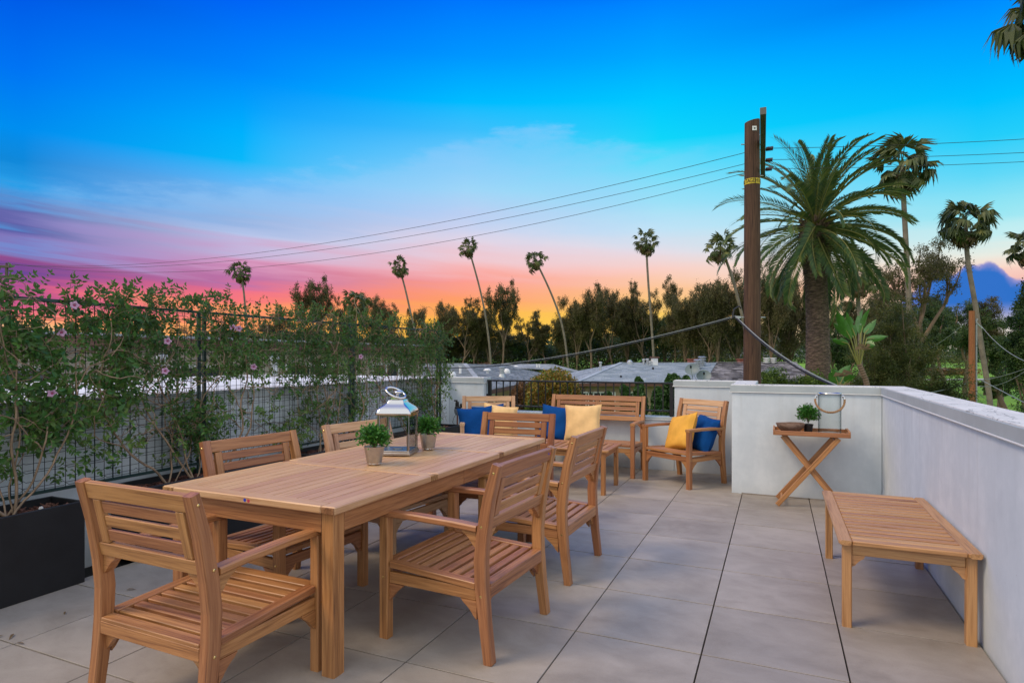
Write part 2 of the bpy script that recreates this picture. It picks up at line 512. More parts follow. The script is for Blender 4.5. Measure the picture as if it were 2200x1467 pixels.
GLASS = glass_mat()
PANE = plain('window_glass', (0.03, 0.04, 0.05), 0.08, 0.0, spec=0.8)
BEIGE = plain('beige_stucco', (0.42, 0.38, 0.32), 0.9, nscale=1.5, namp=0.1, bscale=50, bstr=0.2)
TANWALL = plain('tan_siding', (0.36, 0.27, 0.18), 0.85, nscale=2, namp=0.12)
FLATROOF = plain('white_roof_membrane', (0.70, 0.71, 0.72), 0.7, nscale=1.2, namp=0.10, bscale=8)
EAVE = plain('brown_eave', (0.11, 0.05, 0.035), 0.7)
SHINGLE = leaf_mat('grey_shingle', (0.25, 0.30, 0.35, 1), (0.32, 0.375, 0.43, 1), (0.39, 0.44, 0.49, 1), 0.0, 0.9)
SHINGLE2 = leaf_mat('slate_shingle', (0.20, 0.225, 0.25, 1), (0.28, 0.31, 0.34, 1), (0.36, 0.39, 0.42, 1), 0.0, 0.9)
SHAKE = leaf_mat('old_shake', (0.08, 0.075, 0.08, 1), (0.21, 0.20, 0.215, 1), (0.38, 0.36, 0.38, 1), 0.0, 0.95)
BRICK = plain('brick_red', (0.24, 0.08, 0.05), 0.9, nscale=20, namp=0.3)
EUC = leaf_mat('eucalyptus_leaf', (0.042, 0.042, 0.016, 1), (0.095, 0.090, 0.034, 1), (0.17, 0.145, 0.058, 1), 0.36)
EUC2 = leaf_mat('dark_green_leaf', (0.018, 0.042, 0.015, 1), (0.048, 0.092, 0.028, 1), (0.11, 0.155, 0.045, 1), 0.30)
EUCBARK = plain('eucalyptus_bark', (0.15, 0.10, 0.07), 0.9, nscale=0.7, namp=0.5, bscale=3, bstr=0.5, bdist=0.1)
CONIF = leaf_mat('juniper_leaf', (0.026, 0.042, 0.010, 1), (0.065, 0.090, 0.018, 1), (0.15, 0.15, 0.035, 1), 0.2)
BUSHGREEN = leaf_mat('hedge_leaf', (0.030, 0.060, 0.008, 1), (0.075, 0.13, 0.016, 1), (0.15, 0.22, 0.03, 1), 0.3)
BUSHGOLD = leaf_mat('golden_bush_leaf', (0.16, 0.075, 0.014, 1), (0.26, 0.17, 0.025, 1), (0.36, 0.27, 0.04, 1), 0.3)
BUSHRED = leaf_mat('russet_bush_leaf', (0.10, 0.05, 0.025, 1), (0.17, 0.085, 0.035, 1), (0.24, 0.14, 0.05, 1), 0.3)
CYPR = leaf_mat('cypress_leaf', (0.012, 0.036, 0.010, 1), (0.03, 0.085, 0.018, 1), (0.065, 0.15, 0.03, 1), 0.2)
PALMLEAF = leaf_mat('palm_leaf', (0.034, 0.055, 0.020, 1), (0.085, 0.108, 0.038, 1), (0.19, 0.195, 0.06, 1), 0.25, 0.45)
PHOENIX = leaf_mat('date_palm_leaf', (0.028, 0.068, 0.028, 1), (0.065, 0.125, 0.044, 1), (0.17, 0.20, 0.05, 1), 0.25, 0.45)
PALMDEAD = leaf_mat('dead_palm_leaf', (0.06, 0.035, 0.018, 1), (0.12, 0.08, 0.04, 1), (0.2, 0.14, 0.08, 1), 0.2, 0.8)
RACHIS = plain('frond_stalk', (0.20, 0.20, 0.05), 0.6)
PALMTRUNK = plain('palm_trunk', (0.17, 0.14, 0.115), 0.9, nscale=2, namp=0.3, bscale=9, bstr=0.6, bdist=0.05)


def phoenix_trunk():
    m, t, b = new_mat('date_palm_trunk')
    tc = nd(t, 'ShaderNodeTexCoord')
    o = tc.outputs['Object']
    n = noise(t, mapping(t, o, (2.2, 2.2, 12)), 3.0, 5, 0.65)
    n2 = noise(t, mapping(t, o, (1, 1, 1)), 1.5, 3)
    c = ramp(t, n, [(0.35, (0.022, 0.014, 0.012, 1)), (0.5, (0.085, 0.055, 0.045, 1)), (0.68, (0.24, 0.165, 0.125, 1))])
    c = mixc(t, mth(t, 'MULTIPLY', n2, 0.4), c, (0.10, 0.07, 0.055, 1))
    t.links.new(c, b.inputs['Base Color'])
    b.inputs['Roughness'].default_value = 0.95
    bump(t, b, n, 0.8, 0.04)
    return m


PHTRUNK = phoenix_trunk()
BANANA = plain('bird_of_paradise_leaf', (0.05, 0.15, 0.025), 0.35, nscale=6, namp=0.35)
CONCRETE = plain('concrete_path', (0.45, 0.43, 0.40), 0.9, nscale=1)
ASPHALT = plain('asphalt', (0.05, 0.052, 0.056), 0.9, nscale=2, namp=0.2)


def grass_mat():
    m, t, b = new_mat('mown_grass')
    g = nd(t, 'ShaderNodeNewGeometry')
    p = g.outputs['Position']
    n = noise(t, p, 0.06, 5, 0.6)
    n2 = noise(t, p, 1.5, 5, 0.7)
    c = ramp(t, mth(t, 'ADD', mth(t, 'MULTIPLY', n, 0.7), mth(t, 'MULTIPLY', n2, 0.3)),
             [(0.32, (0.07, 0.16, 0.008, 1)), (0.5, (0.14, 0.31, 0.014, 1)), (0.68, (0.22, 0.40, 0.025, 1))])
    t.links.new(c, b.inputs['Base Color'])
    b.inputs['Roughness'].default_value = 0.95
    bump(t, b, n2, 0.5, 0.2)
    return m


GRASS = grass_mat()
HILL = plain('scrub_hillside', (0.11, 0.115, 0.095), 1.0, nscale=0.002, namp=0.35)


# ================================================================ mesh helpers
class MB:
    def __init__(self):
        self.v, self.f, self.g = [], [], []

    def add(self, verts, faces, grain=None):
        o = len(self.v)
        self.v.extend(verts)
        self.g.extend(grain if grain else verts)
        self.f.extend([tuple(i + o for i in f) for f in faces])

    def box(self, c, s, rot=None, ch=0.0, long=None):
        """box, optionally chamfered; c centre, s full sizes, rot 3x3"""
        c = Vector(c)
        hx, hy, hz = s[0] / 2, s[1] / 2, s[2] / 2
        if long is None:
            long = max(range(3), key=lambda i: s[i])
        order = [long] + [i for i in range(3) if i != long]
        off = (random.random() * 9, random.random() * 9, random.random() * 9)
        if ch <= 0:
            loc = [(x, y, z) for x in (-hx, hx) for y in (-hy, hy) for z in (-hz, hz)]
            faces = [(0, 1, 3, 2), (4, 6, 7, 5), (0, 4, 5, 1), (2, 3, 7, 6), (0, 2, 6, 4), (1, 5, 7, 3)]
        else:
            ch = min(ch, hx * .9, hy * .9, hz * .9)
            loc, idx = [], {}
            for sx in (-1, 1):
                for sy in (-1, 1):
                    for sz in (-1, 1):
                        for a in range(3):
                            h = [hx - ch, hy - ch, hz - ch]
                            h[a] += ch
                            idx[(sx, sy, sz, a)] = len(loc)
                            loc.append((sx * h[0], sy * h[1], sz * h[2]))
            faces = []
            for a in range(3):
                b, d = [i for i in range(3) if i != a]
                for s_ in (-1, 1):
                    q = []
                    for (u, w) in ((-1, -1), (1, -1), (1, 1), (-1, 1)):
                        k = [0, 0, 0]
                        k[a], k[b], k[d] = s_, u, w
                        q.append(idx[(*k, a)])
                    faces.append(q)
            for a in range(3):   # edges running along a
                b, d = [i for i in range(3) if i != a]
                for u in (-1, 1):
                    for w in (-1, 1):
                        k1, k2 = [0, 0, 0], [0, 0, 0]
                        k1[a], k1[b], k1[d] = -1, u, w
                        k2[a], k2[b], k2[d] = 1, u, w
                        faces.append([idx[(*k1, b)], idx[(*k2, b)], idx[(*k2, d)], idx[(*k1, d)]])
            for sx in (-1, 1):
                for sy in (-1, 1):
                    for sz in (-1, 1):
                        faces.append([idx[(sx, sy, sz, 0)], idx[(sx, sy, sz, 1)], idx[(sx, sy, sz, 2)]])
            ff = []
            for f in faces:
                p = [Vector(loc[i]) for i in f]
                n = (p[1] - p[0]).cross(p[2] - p[0])
                ff.append(tuple(f) if n.dot(sum(p, Vector()) / len(p)) > 0 else tuple(reversed(f)))
            faces = ff
        gr = [tuple(p[order[i]] + off[i] for i in range(3)) for p in loc]
        if rot is not None:
            loc = [c + rot @ Vector(p) for p in loc]
        else:
            loc = [c + Vector(p) for p in loc]
        self.add([tuple(p) for p in loc], faces, gr)
        return self

    def bar(self, pts, sizes, ch=0.004, side=(1, 0, 0)):
        """rounded rectangular section swept along pts; sizes = (along side, across)"""
        pts = [Vector(p) for p in pts]
        side = Vector(side).normalized()
        n = len(pts)
        rings, off = [], (random.random() * 9, random.random() * 9, random.random() * 9)
        vs_, gs = [], []
        L = 0
        for i, p in enumerate(pts):
            if i:
                L += (p - pts[i - 1]).length
            t = (pts[min(i + 1, n - 1)] - pts[max(i - 1, 0)]).normalized()
            up = side.cross(t).normalized()
            w, h = sizes[i] if isinstance(sizes, list) else sizes
            a, b = w / 2, h / 2
            for (x, y) in ((a - ch, b), (a, b - ch), (a, -b + ch), (a - ch, -b), (-a + ch, -b), (-a, -b + ch), (-a, b - ch), (-a + ch, b)):
                vs_.append(tuple(p + side * x + up * y))
                gs.append((L + off[0], x + off[1], y + off[2]))
        fs = []
        for i in range(n - 1):
            for k in range(8):
                a = i * 8 + k
                b = i * 8 + (k + 1) % 8
                fs.append((a, a + 8, b + 8, b))
        fs.append(tuple(range(8)))
        fs.append(tuple(reversed(range((n - 1) * 8, n * 8))))
        self.add(vs_, fs, gs)
        return self

    def tube(self, pts, r, n=6, cap=True):
        pts = [Vector(p) for p in pts]
        m = len(pts)
        ref = None
        vs_, gs = [], []
        L = 0
        off = random.random() * 9
        for i, p in enumerate(pts):
            if i:
                L += (p - pts[i - 1]).length
            t = (pts[min(i + 1, m - 1)] - pts[max(i - 1, 0)])
            t = t.normalized() if t.length > 1e-9 else Vector((0, 0, 1))
            if ref is None:
                ref = Vector((1, 0, 0)) if abs(t.x) < 0.8 else Vector((0, 1, 0))
            u = (ref - t * ref.dot(t)).normalized()
            ref = u
            w = t.cross(u)
            rr = r[i] if isinstance(r, (list, tuple)) else r
            for k in range(n):
                a = 2 * math.pi * k / n
                q = (u * math.cos(a) + w * math.sin(a)) * rr
                vs_.append(tuple(p + q))
                gs.append((L + off, rr * math.cos(a) + off, rr * math.sin(a)))
        fs = []
        for i in range(m - 1):
            for k in range(n):
                a = i * n + k
                b = i * n + (k + 1) % n
                fs.append((a, b, b + n, a + n))
        if cap:
            fs.append(tuple(reversed(range(n))))
            fs.append(tuple(range((m - 1) * n, m * n)))
        self.add(vs_, fs, gs)
        return self

    def lathe(self, prof, c=(0, 0, 0), n=24, axis='z'):
        c = Vector(c)
        vs_ = []
        for (r, z) in prof:
            for k in range(n):
                a = 2 * math.pi * k / n
                p = Vector((r * math.cos(a), r * math.sin(a), z))
                if axis == 'x':
                    p = Vector((p.z, p.x, p.y))
                elif axis == 'y':
                    p = Vector((p.y, p.z, p.x))
                vs_.append(tuple(c + p))
        fs = []
        for i in range(len(prof) - 1):
            for k in range(n):
                a = i * n + k
                b = i * n + (k + 1) % n
                fs.append((a, b, b + n, a + n))
        fs.append(tuple(reversed(range(n))))
        fs.append(tuple(range((len(prof) - 1) * n, len(prof) * n)))
        self.add(vs_, fs)
        return self

    def prism(self, poly, origin, u, v, w, thick):
        """poly 2D in (u,v) extruded +-thick/2 along w"""
        o, u, v, w = Vector(origin), Vector(u), Vector(v), Vector(w)
        n = len(poly)
        a = [tuple(o + u * x + v * y - w * thick / 2) for x, y in poly]
        b = [tuple(o + u * x + v * y + w * thick / 2) for x, y in poly]
        g = [(x + 3.3, y, 0) for x, y in poly]
        fs = [tuple(reversed(range(n))), tuple(range(n, 2 * n))]
        for i in range(n):
            j = (i + 1) % n
            fs.append((i, j, j + n, i + n))
        self.add(a + b, fs, g + g)
        return self

    def build(self, name, mat, parent=None, smooth=False, kind=None, loc=None):
        me = bpy.data.meshes.new(name)
        me.from_pydata(self.v, [], self.f)
        at_ = me.attributes.new('grain', 'FLOAT_VECTOR', 'POINT')
        flat = [x for g in self.g for x in g]
        at_.data.foreach_set('vector', flat)
        if smooth:
            me.polygons.foreach_set('use_smooth', [True] * len(me.polygons))
        me.update()
        me.materials.append(mat)
        o = bpy.data.objects.new(name, me)
        COL.objects.link(o)
        if loc is not None:
            o.location = loc
        if parent:
            o.parent = parent
        if kind:
            o['kind'] = kind
        return o


def inst(src, parent, loc=None, rot=None, scale=None, name=None):
    o = src.copy()
    COL.objects.link(o)
    o.parent = parent
    if loc is not None:
        o.location = loc
    if rot is not None:
        o.rotation_euler = rot
    if scale is not None:
        o.scale = (scale,) * 3 if isinstance(scale, (int, float)) else scale
    return o


def thing(name, label, cat, loc=(0, 0, 0), rz=0.0, group=None, kind=None):
    o = bpy.data.objects.new(name, None)
    o.empty_display_size = 0.1
    COL.objects.link(o)
    o.location = loc
    o.rotation_euler = (0, 0, rz)
    tag(o, label, cat, group, kind)
    return o


def tag(o, label=None, cat=None, group=None, kind=None):
    if label:
        o['label'] = label
    if cat:
        o['category'] = cat
    if group:
        o['group'] = group
    if kind:
        o['kind'] = kind
    return o


def copy_thing(root, loc, rz, label, group=None, mat=None):
    r = root.copy()
    COL.objects.link(r)
    r.location = loc
    r.rotation_euler = (0, 0, rz)
    r['label'] = label
    if group:
        r['group'] = group
    for ch in list(root.children):
        c = ch.copy()
        COL.objects.link(c)
        c.parent = r
        if mat and c.type == 'MESH' and c.data.materials[0] in mat:
            c.material_slots[0].link = 'OBJECT'
            c.material_slots[0].material = mat[c.data.materials[0]]
        for g in ch.children:
            d = g.copy()
            COL.objects.link(d)
            d.parent = c
    return r


def rx(a):
    return Matrix.Rotation(a, 3, 'X')


def rz3(a):
    return Matrix.Rotation(a, 3, 'Z')


def one(name, mat, parent, *a, smooth=False, **k):
    """a part made of one chamfered box"""
    return MB().box(*a, **k).build(name, mat, parent, smooth)


# ================================================================ terrain
GZ = -3.6


def ground_z(l, d):
    r = math.hypot(l, d)
    z = GZ
    z += 1.6 * min(1, max(0, (r - 60) / 90)) ** 1.2
    z += 2.2 * min(1, max(0, (r - 150) / 250))
    z += 0.35 * mnoise.noise(Vector((l * 0.02, d * 0.02, 0.3))) * min(1, max(0, (r - 50) / 40))
    return z


def build_ground():
    rad = [0, 4, 8, 12, 17, 23, 30, 38, 47, 57, 68, 80, 93, 107, 122, 140, 160, 185, 215, 250, 300, 370, 470, 620, 850, 1200, 1800, 3000, 5000, 9000]
    na = 96
    m = MB()
    vs_, fs = [(0, 0, GZ)], []
    for r in rad[1:]:
        for k in range(na):
            a = 2 * math.pi * k / na
            vs_.append((r * math.cos(a), r * math.sin(a), ground_z(*(lambda x, y: (x * CT + y * ST, -x * ST + y * CT))(r * math.cos(a), r * math.sin(a)))))
    for k in range(na):
        fs.append((0, 1 + k, 1 + (k + 1) % na))
    for i in range(len(rad) - 2):
        for k in range(na):
            a = 1 + i * na + k
            b = 1 + i * na + (k + 1) % na
            fs.append((a, a + na, b + na, b))
    m.add(vs_, fs)
    o = m.build('ground', GRASS, smooth=True)
    o['kind'] = 'structure'


build_ground()


def build_hills():
    for j, (dist, base_h, amp, seed, l0, l1) in enumerate(((2600, 60, 60, 3.0, 600, 3600), (3600, 105, 90, 8.5, -2600, 4600))):
        m = MB()
        nx, ny = 120, 8
        vs_, fs = [], []
        for iy in range(ny + 1):
            u = iy / ny
            for ix in range(nx + 1):
                l = l0 + (l1 - l0) * ix / nx
                prof = mnoise.fractal(Vector((l * 0.0011 + seed, seed, 0.0)), 1.0, 2.0, 5)
                side = min(1, ix / 12, (nx - ix) / 12)
                h = max(8, base_h * 0.62 + amp * prof) * side
                if l > 1500:
                    h *= 1 + 0.9 * min(1, (l - 1500) / 1200)
                if j == 1:
                    pk = max(0, 1 - abs(l - 1760) / 210) ** 1.2      # the pointed peak beside the date palm
                    h = h * (1 - pk) + pk * 300
                z = h * (1 - (1 - u) ** 1.6) + 14 * mnoise.noise(Vector((l * 0.01, u * 9, seed))) * u
                p = CW(l, dist + u * dist * 0.3, z)
                vs_.append(tuple(p))
        for iy in range(ny):
            for ix in range(nx):
                a = iy * (nx + 1) + ix
                fs.append((a, a + 1, a + nx + 2, a + nx + 1))
        m.add(vs_, fs)
        o = m.build('hills', HILL, smooth=True)
        o['kind'] = 'structure'


build_hills()


# ================================================================ terrace floor: a slab with raised pavers
PITCH = 0.61
XG, YG = -0.3234, 2.938     # one joint line in each direction


def build_floor():
    fl = MB().box((-1.65, 3.2, -0.17), (5.9, 9.4, 0.25)).build('terrace_floor', DARKGAP)
    fl['kind'] = 'structure'
    src = None
    i0 = -6
    for i in range(i0, 2):
        for j in range(-4, 8):
            x0, x1 = XG + i * PITCH, XG + (i + 1) * PITCH
            y0, y1 = YG + j * PITCH, YG + (j + 1) * PITCH
            x0 = max(x0, -4.26)
            y1 = min(y1, 7.585)
            if x1 - x0 < 0.03 or y1 - y0 < 0.03:
                continue
            if x0 > -0.5 and y0 > 6.6:
                continue
            if x0 > -0.5:
                y1 = min(y1, 6.585)
            w, h = x1 - x0 - 0.007, y1 - y0 - 0.0085
            full = w > 0.6 and h > 0.6
            cx, cy = (x0 + x1) / 2, (y0 + y1) / 2
            if full and src is not None:
                t = inst(src, fl)
            else:
                t = MB().box((0, 0, -0.01), (w, h, 0.02), ch=0.0012).build('tile', TILE, fl)
                if full:
                    src = t
            t.location = (cx, cy, random.uniform(-.0006, .0006))
            t.rotation_euler = (0, 0, math.pi if random.random() < .5 and full else 0)
    return fl


build_floor()

# ================================================================ parapet walls
BASE = -3.7


def wall_thing(name, label, boxes, caps, category='wall'):
    t = thing(name, label, category)
    m = MB()
    for (x0, x1, y0, y1, z0, z1) in boxes:
        m.box(((x0 + x1) / 2, (y0 + y1) / 2, (z0 + z1) / 2), (x1 - x0, y1 - y0, z1 - z0), ch=0.004)
    m.build('wall_body', STUCCO, t)
    return t


def cap_piece(t, x0, x1, y0, y1, z0=1.035, z1=1.10, top=True, name='cap'):
    c = MB().box(((x0 + x1) / 2, (y0 + y1) / 2, (z0 + z1) / 2), (x1 - x0, y1 - y0, z1 - z0), ch=0.003).build(name, CAPMETAL, t)
    if top:
        MB().box(((x0 + x1) / 2, (y0 + y1) / 2, z1 + 0.002), (x1 - x0 - 0.012, y1 - y0 - 0.012, 0.008), ch=0.002).build('cap_top', CAPTOP, c)
    # drip edge, a few millimetres proud below the fascia
    MB().box(((x0 + x1) / 2, (y0 + y1) / 2, z0 - 0.004), (x1 - x0 + 0.012, y1 - y0 + 0.012, 0.008), ch=0.002).build('drip_edge', WHITEP, c)
    return c


w = wall_thing('parapet_wall', 'long white stucco parapet behind the slatted coffee table at the right', [(0.905, 1.11, -2.0, 6.80, BASE, 1.034)], None)
cap_piece(w, 0.890, 1.125, -2.0, 6.583)
w = wall_thing('parapet_wall', 'white stucco wall behind the folding tray table', [(-0.425, 0.902, 6.60, 6.80, BASE, 1.034)], None)
cap_piece(w, -0.440, 1.125, 6.586, 6.815)
w = wall_thing('parapet_wall', 'white stucco wall behind the armchair with yellow and blue cushions', [(-0.42, -0.22, 6.803, 7.80, BASE, 1.034), (-1.15, -0.423, 7.60, 7.80, BASE, 1.034)], None)
cap_piece(w, -0.436, -0.205, 6.818, 7.586)
cap_piece(w, -1.165, -0.205, 7.589, 7.815)
w = wall_thing('low_wall', 'low white wall under the black iron railing behind the slatted bench', [(-3.75, -1.153, 7.60, 7.80, BASE, 0.62)], None)
cap_piece(w, -3.747, -1.155, 7.588, 7.812, 0.62, 0.648, top=False)
w = wall_thing('parapet_wall', 'white stucco corner wall piece behind the irrigation timer', [(-4.30, -3.753, 7.60, 7.80, BASE, 1.034)], None)
cap_piece(w, -4.315, -3.74, 7.586, 7.815)
w = wall_thing('parapet_wall', 'white wall behind the vine trellis and the black planters', [(-4.50, -4.30, -2.0, 7.80, BASE, 1.034)], None)
cap_piece(w, -4.52, -4.285, -2.0, 7.583)


# ================================================================ iron railing
def build_railing():
    t = thing('iron_railing', 'black iron railing with thin balusters on the low wall behind the bench', 'railing', (0, 7.70, 0))
    y = 0
    x0, x1 = -3.735, -1.17
    one('top_rail', IRON, t, ((x0 + x1) / 2, y, 1.062), (x1 - x0, 0.045, 0.022), ch=0.003)
    one('bottom_rail', IRON, t, ((x0 + x1) / 2, y, 0.715), (x1 - x0, 0.03, 0.022), ch=0.003)
    for x in (x0 + 0.03, x1 - 0.03):
        one('post', IRON, t, (x, y, 0.85), (0.045, 0.045, 0.40), ch=0.003)
    for x in (x0 - 0.008, x1 + 0.008):
        one('bracket', IRON, t, (x, y, 0.86), (0.035, 0.03, 0.03), ch=0.003)
    n = 23
    src = None
    for i in range(1, n + 1):
        x = x0 + 0.03 + (x1 - x0 - 0.06) * i / (n + 1)
        if src is None:
            src = MB().box((0, 0, 0.888), (0.014, 0.014, 0.325)).build('baluster', IRON, t, loc=(x, y, 0))
        else:
            inst(src, t, (x, y, 0))


build_railing()


# ================================================================ teak furniture
def bracket_poly(s):
    pts = [(0, 0), (s, 0)]
    for k in range(1, 6):
        a = k / 6
        # concave curve from (s,0) to (0,s) bulging toward the corner with small steps at its ends
        x = s * 0.90 * (1 - a) ** 1.35
        y = s * 0.90 * a ** 1.35
        pts.append((x + 0.01, y + 0.01))
    pts.append((0, s))
    return pts


def build_seat(name, label, cat, W, group, mid=False, mat=TEAK):
    t = thing(name, label, cat, group=group)
    hw = W / 2
    tilt = math.atan2(0.087, 0.40)

    def by(z):
        return -0.258 - (z - 0.5) / 0.4 * 0.087
    for s in (-1, 1):
        x = s * (hw - 0.0235)
        MB().bar([(x, 0.282, 0), (x, 0.282, 0.598)], (0.047, 0.052), 0.004).build('leg', mat, t)
        MB().bar([(x, -0.305, 0), (x, -0.282, 0.18), (x, -0.266, 0.34), (x, -0.262, 0.46), (x, -0.274, 0.58), (x, -0.303, 0.74), (x, -0.347, 0.90)],
                 [(0.047, 0.044), (0.047, 0.05), (0.047, 0.058), (0.047, 0.060), (0.047, 0.058), (0.047, 0.050), (0.047, 0.040)], 0.004).build('leg', mat, t)
        # armrest
        MB().bar([(x, 0.312, 0.613), (x, 0.10, 0.615), (x, -0.12, 0.610), (x, -0.246, 0.603)], [(0.056, 0.030)] * 4, 0.006).build('armrest', mat, t)
        one('side_rail', mat, t, (s * (hw - 0.026), 0.008, 0.302), (0.026, 0.492, 0.054), ch=0.003)
        for (y0, dy, z0, dz) in ((0.254, -1, 0.274, -1), (-0.242, 1, 0.274, -1), (-0.238, 1, 0.597, -1)):
            MB().prism(bracket_poly(0.085), (x, y0, z0), (0, dy, 0), (0, 0, dz), (1, 0, 0), 0.022).build('bracket', mat, t)
        MB().prism(bracket_poly(0.08), (s * (hw - 0.048), -0.272, 0.598), (-s, 0, 0), (0, 0, -1), (0, 1, 0), 0.022).build('bracket', mat, t)
        MB().prism(bracket_poly(0.07), (s * (hw - 0.048), 0.282, 0.284), (-s, 0, 0), (0, 0, -1), (0, 1, 0), 0.022).build('bracket', mat, t)
        MB().prism(bracket_poly(0.07), (s * (hw - 0.048), -0.262, 0.284), (-s, 0, 0), (0, 0, -1), (0, 1, 0), 0.022).build('bracket', mat, t)
        for (y, z) in ((-0.336, 0.862), (-0.272, 0.615), (-0.27, 0.302), (0.282, 0.302)):
            MB().lathe([(0.0, -0.001), (0.0065, 0.0), (0.0065, 0.002), (0.0035, 0.004), (0, 0.0045)], (s * hw - (0.0045 if s < 0 else -0.0) * 0, y, z), 8, 'x').build('bolt', BRASS, t)
    inner = W - 0.094
    for (z, h, th, nm) in ((0.866, 0.066, 0.026, 'top_rail'), (0.624, 0.056, 0.026, 'lower_rail')):
        one(nm, mat, t, (0, by(z) - 0.0, z), (inner - 0.001, th, h), rot=rx(tilt), ch=0.003)
    xs = hw - 0.047 - 0.024 - 0.022
    stiles = [-xs, xs] + ([0.0] if mid else [])
    for x in stiles:
        one('stile', mat, t, (x, by(0.7425), 0.7425), (0.044, 0.022, 0.181), rot=rx(tilt), ch=0.002, long=2)
    spans = [(-xs + 0.022, xs - 0.022)] if not mid else [(-xs + 0.022, -0.022), (0.022, xs - 0.022)]
    for (a, b) in spans:
        for k in range(3):
            z = 0.6865 + 0.0575 * k
            one('back_slat', mat, t, ((a + b) / 2, by(z), z), (b - a - 0.0005, 0.014, 0.046), rot=rx(tilt), ch=0.003)
    # seat: two side boards, cross slats
    st = math.atan2(0.028, 0.54)
    sz = 0.351

    def szz(y):
        return sz + (y - 0.0) * 0.028 / 0.54 * 1.0 + 0.002
    for s in (-1, 1):
        one('seat_board', mat, t, (s * (hw - 0.034), 0.008, szz(0.008)), (0.052, 0.486, 0.030), rot=rx(st), ch=0.003)
    n = 10
    y0, y1 = -0.300, 0.302
    pit = (y1 - y0) / n
    for k in range(n):
        y = y0 + pit * (k + 0.5)
        wide = W - 0.121
        zz = szz(y) - 0.003
        sw = pit - 0.0195
        if k == n - 1:
            wide, sw, y = W - 0.10, 0.056, y + 0.001
        if k == 0:
            wide, sw = W - 0.10, 0.050
        one('seat_slat', mat, t, (0, y, zz), (wide - 0.001, sw, 0.027), rot=rx(st), ch=0.003)
    one('front_rail', mat, t, (0, 0.282, 0.310), (inner - 0.001, 0.024, 0.052), ch=0.003)
    one('back_rail', mat, t, (0, -0.284, 0.309), (inner - 0.001, 0.024, 0.052), ch=0.003)
    return t


DG = 'teak armchairs round the dining table'
LG = 'teak lounge seats by the railing'
chair = build_seat('teak_armchair', 'teak armchair with its back to the viewer at the near end of the dining table', 'armchair', 0.66, DG)
chair.location = (-2.178, 1.845, 0)
chair.rotation_euler = (0, 0, R(-1))
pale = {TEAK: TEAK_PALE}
redm = {TEAK: TEAK_DARK}
copy_thing(chair, (-1.472, 2.79, 0), R(86.5), 'nearer teak armchair on the open side of the table, small stickers on its top rail')
copy_thing(chair, (-1.460, 3.835, 0), R(88.5), 'farther teak armchair on the open side of the table, before the coffee table')
copy_thing(chair, (-2.62, 2.74, 0), R(-96), 'orange teak armchair on the planter side of the dining table, nearer the viewer')
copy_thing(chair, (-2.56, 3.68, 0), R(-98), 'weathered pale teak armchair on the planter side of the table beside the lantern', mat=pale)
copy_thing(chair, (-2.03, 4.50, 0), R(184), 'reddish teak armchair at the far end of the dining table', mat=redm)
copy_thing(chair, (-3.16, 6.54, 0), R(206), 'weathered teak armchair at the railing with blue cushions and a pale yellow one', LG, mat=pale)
ra = copy_thing(chair, (-0.955, 6.968, 0), R(148.2), 'teak armchair in the wall corner with a yellow and a blue cushion', LG)
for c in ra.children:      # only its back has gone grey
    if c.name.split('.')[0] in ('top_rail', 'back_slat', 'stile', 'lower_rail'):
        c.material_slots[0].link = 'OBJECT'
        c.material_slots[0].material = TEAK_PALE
bench = build_seat('teak_bench', 'two-seat teak bench with a slatted back in front of the iron railing', 'bench', 1.22, LG, mid=True)
bench.location = (-2.10, 7.20, 0)
bench.rotation_euler = (0, 0, R(180))


def sticker(name, mat, loc, nrm, r, parent, label=None):
    """thin round label, its face along nrm"""
    q = Vector(nrm).to_track_quat('Z', 'Y').to_matrix()
    m = MB()
    n = 12
    vs_ = [tuple(q @ Vector((r * math.cos(2 * math.pi * k / n), r * math.sin(2 * math.pi * k / n), z))) for z in (0, 0.0008) for k in range(n)]
    m.add(vs_, [tuple(range(n, 2 * n))] + [(k, (k + 1) % n, (k + 1) % n + n, k + n) for k in range(n)])
    m.add([tuple(q @ Vector((r * 0.45 * math.cos(a), r * 0.45 * math.sin(a), 0.0014))) for a in (0.5, 2.2, 3.5, 5.0)], [(0, 1, 2, 3)])
    o = m.build(name, mat, parent, loc=loc)
    return o


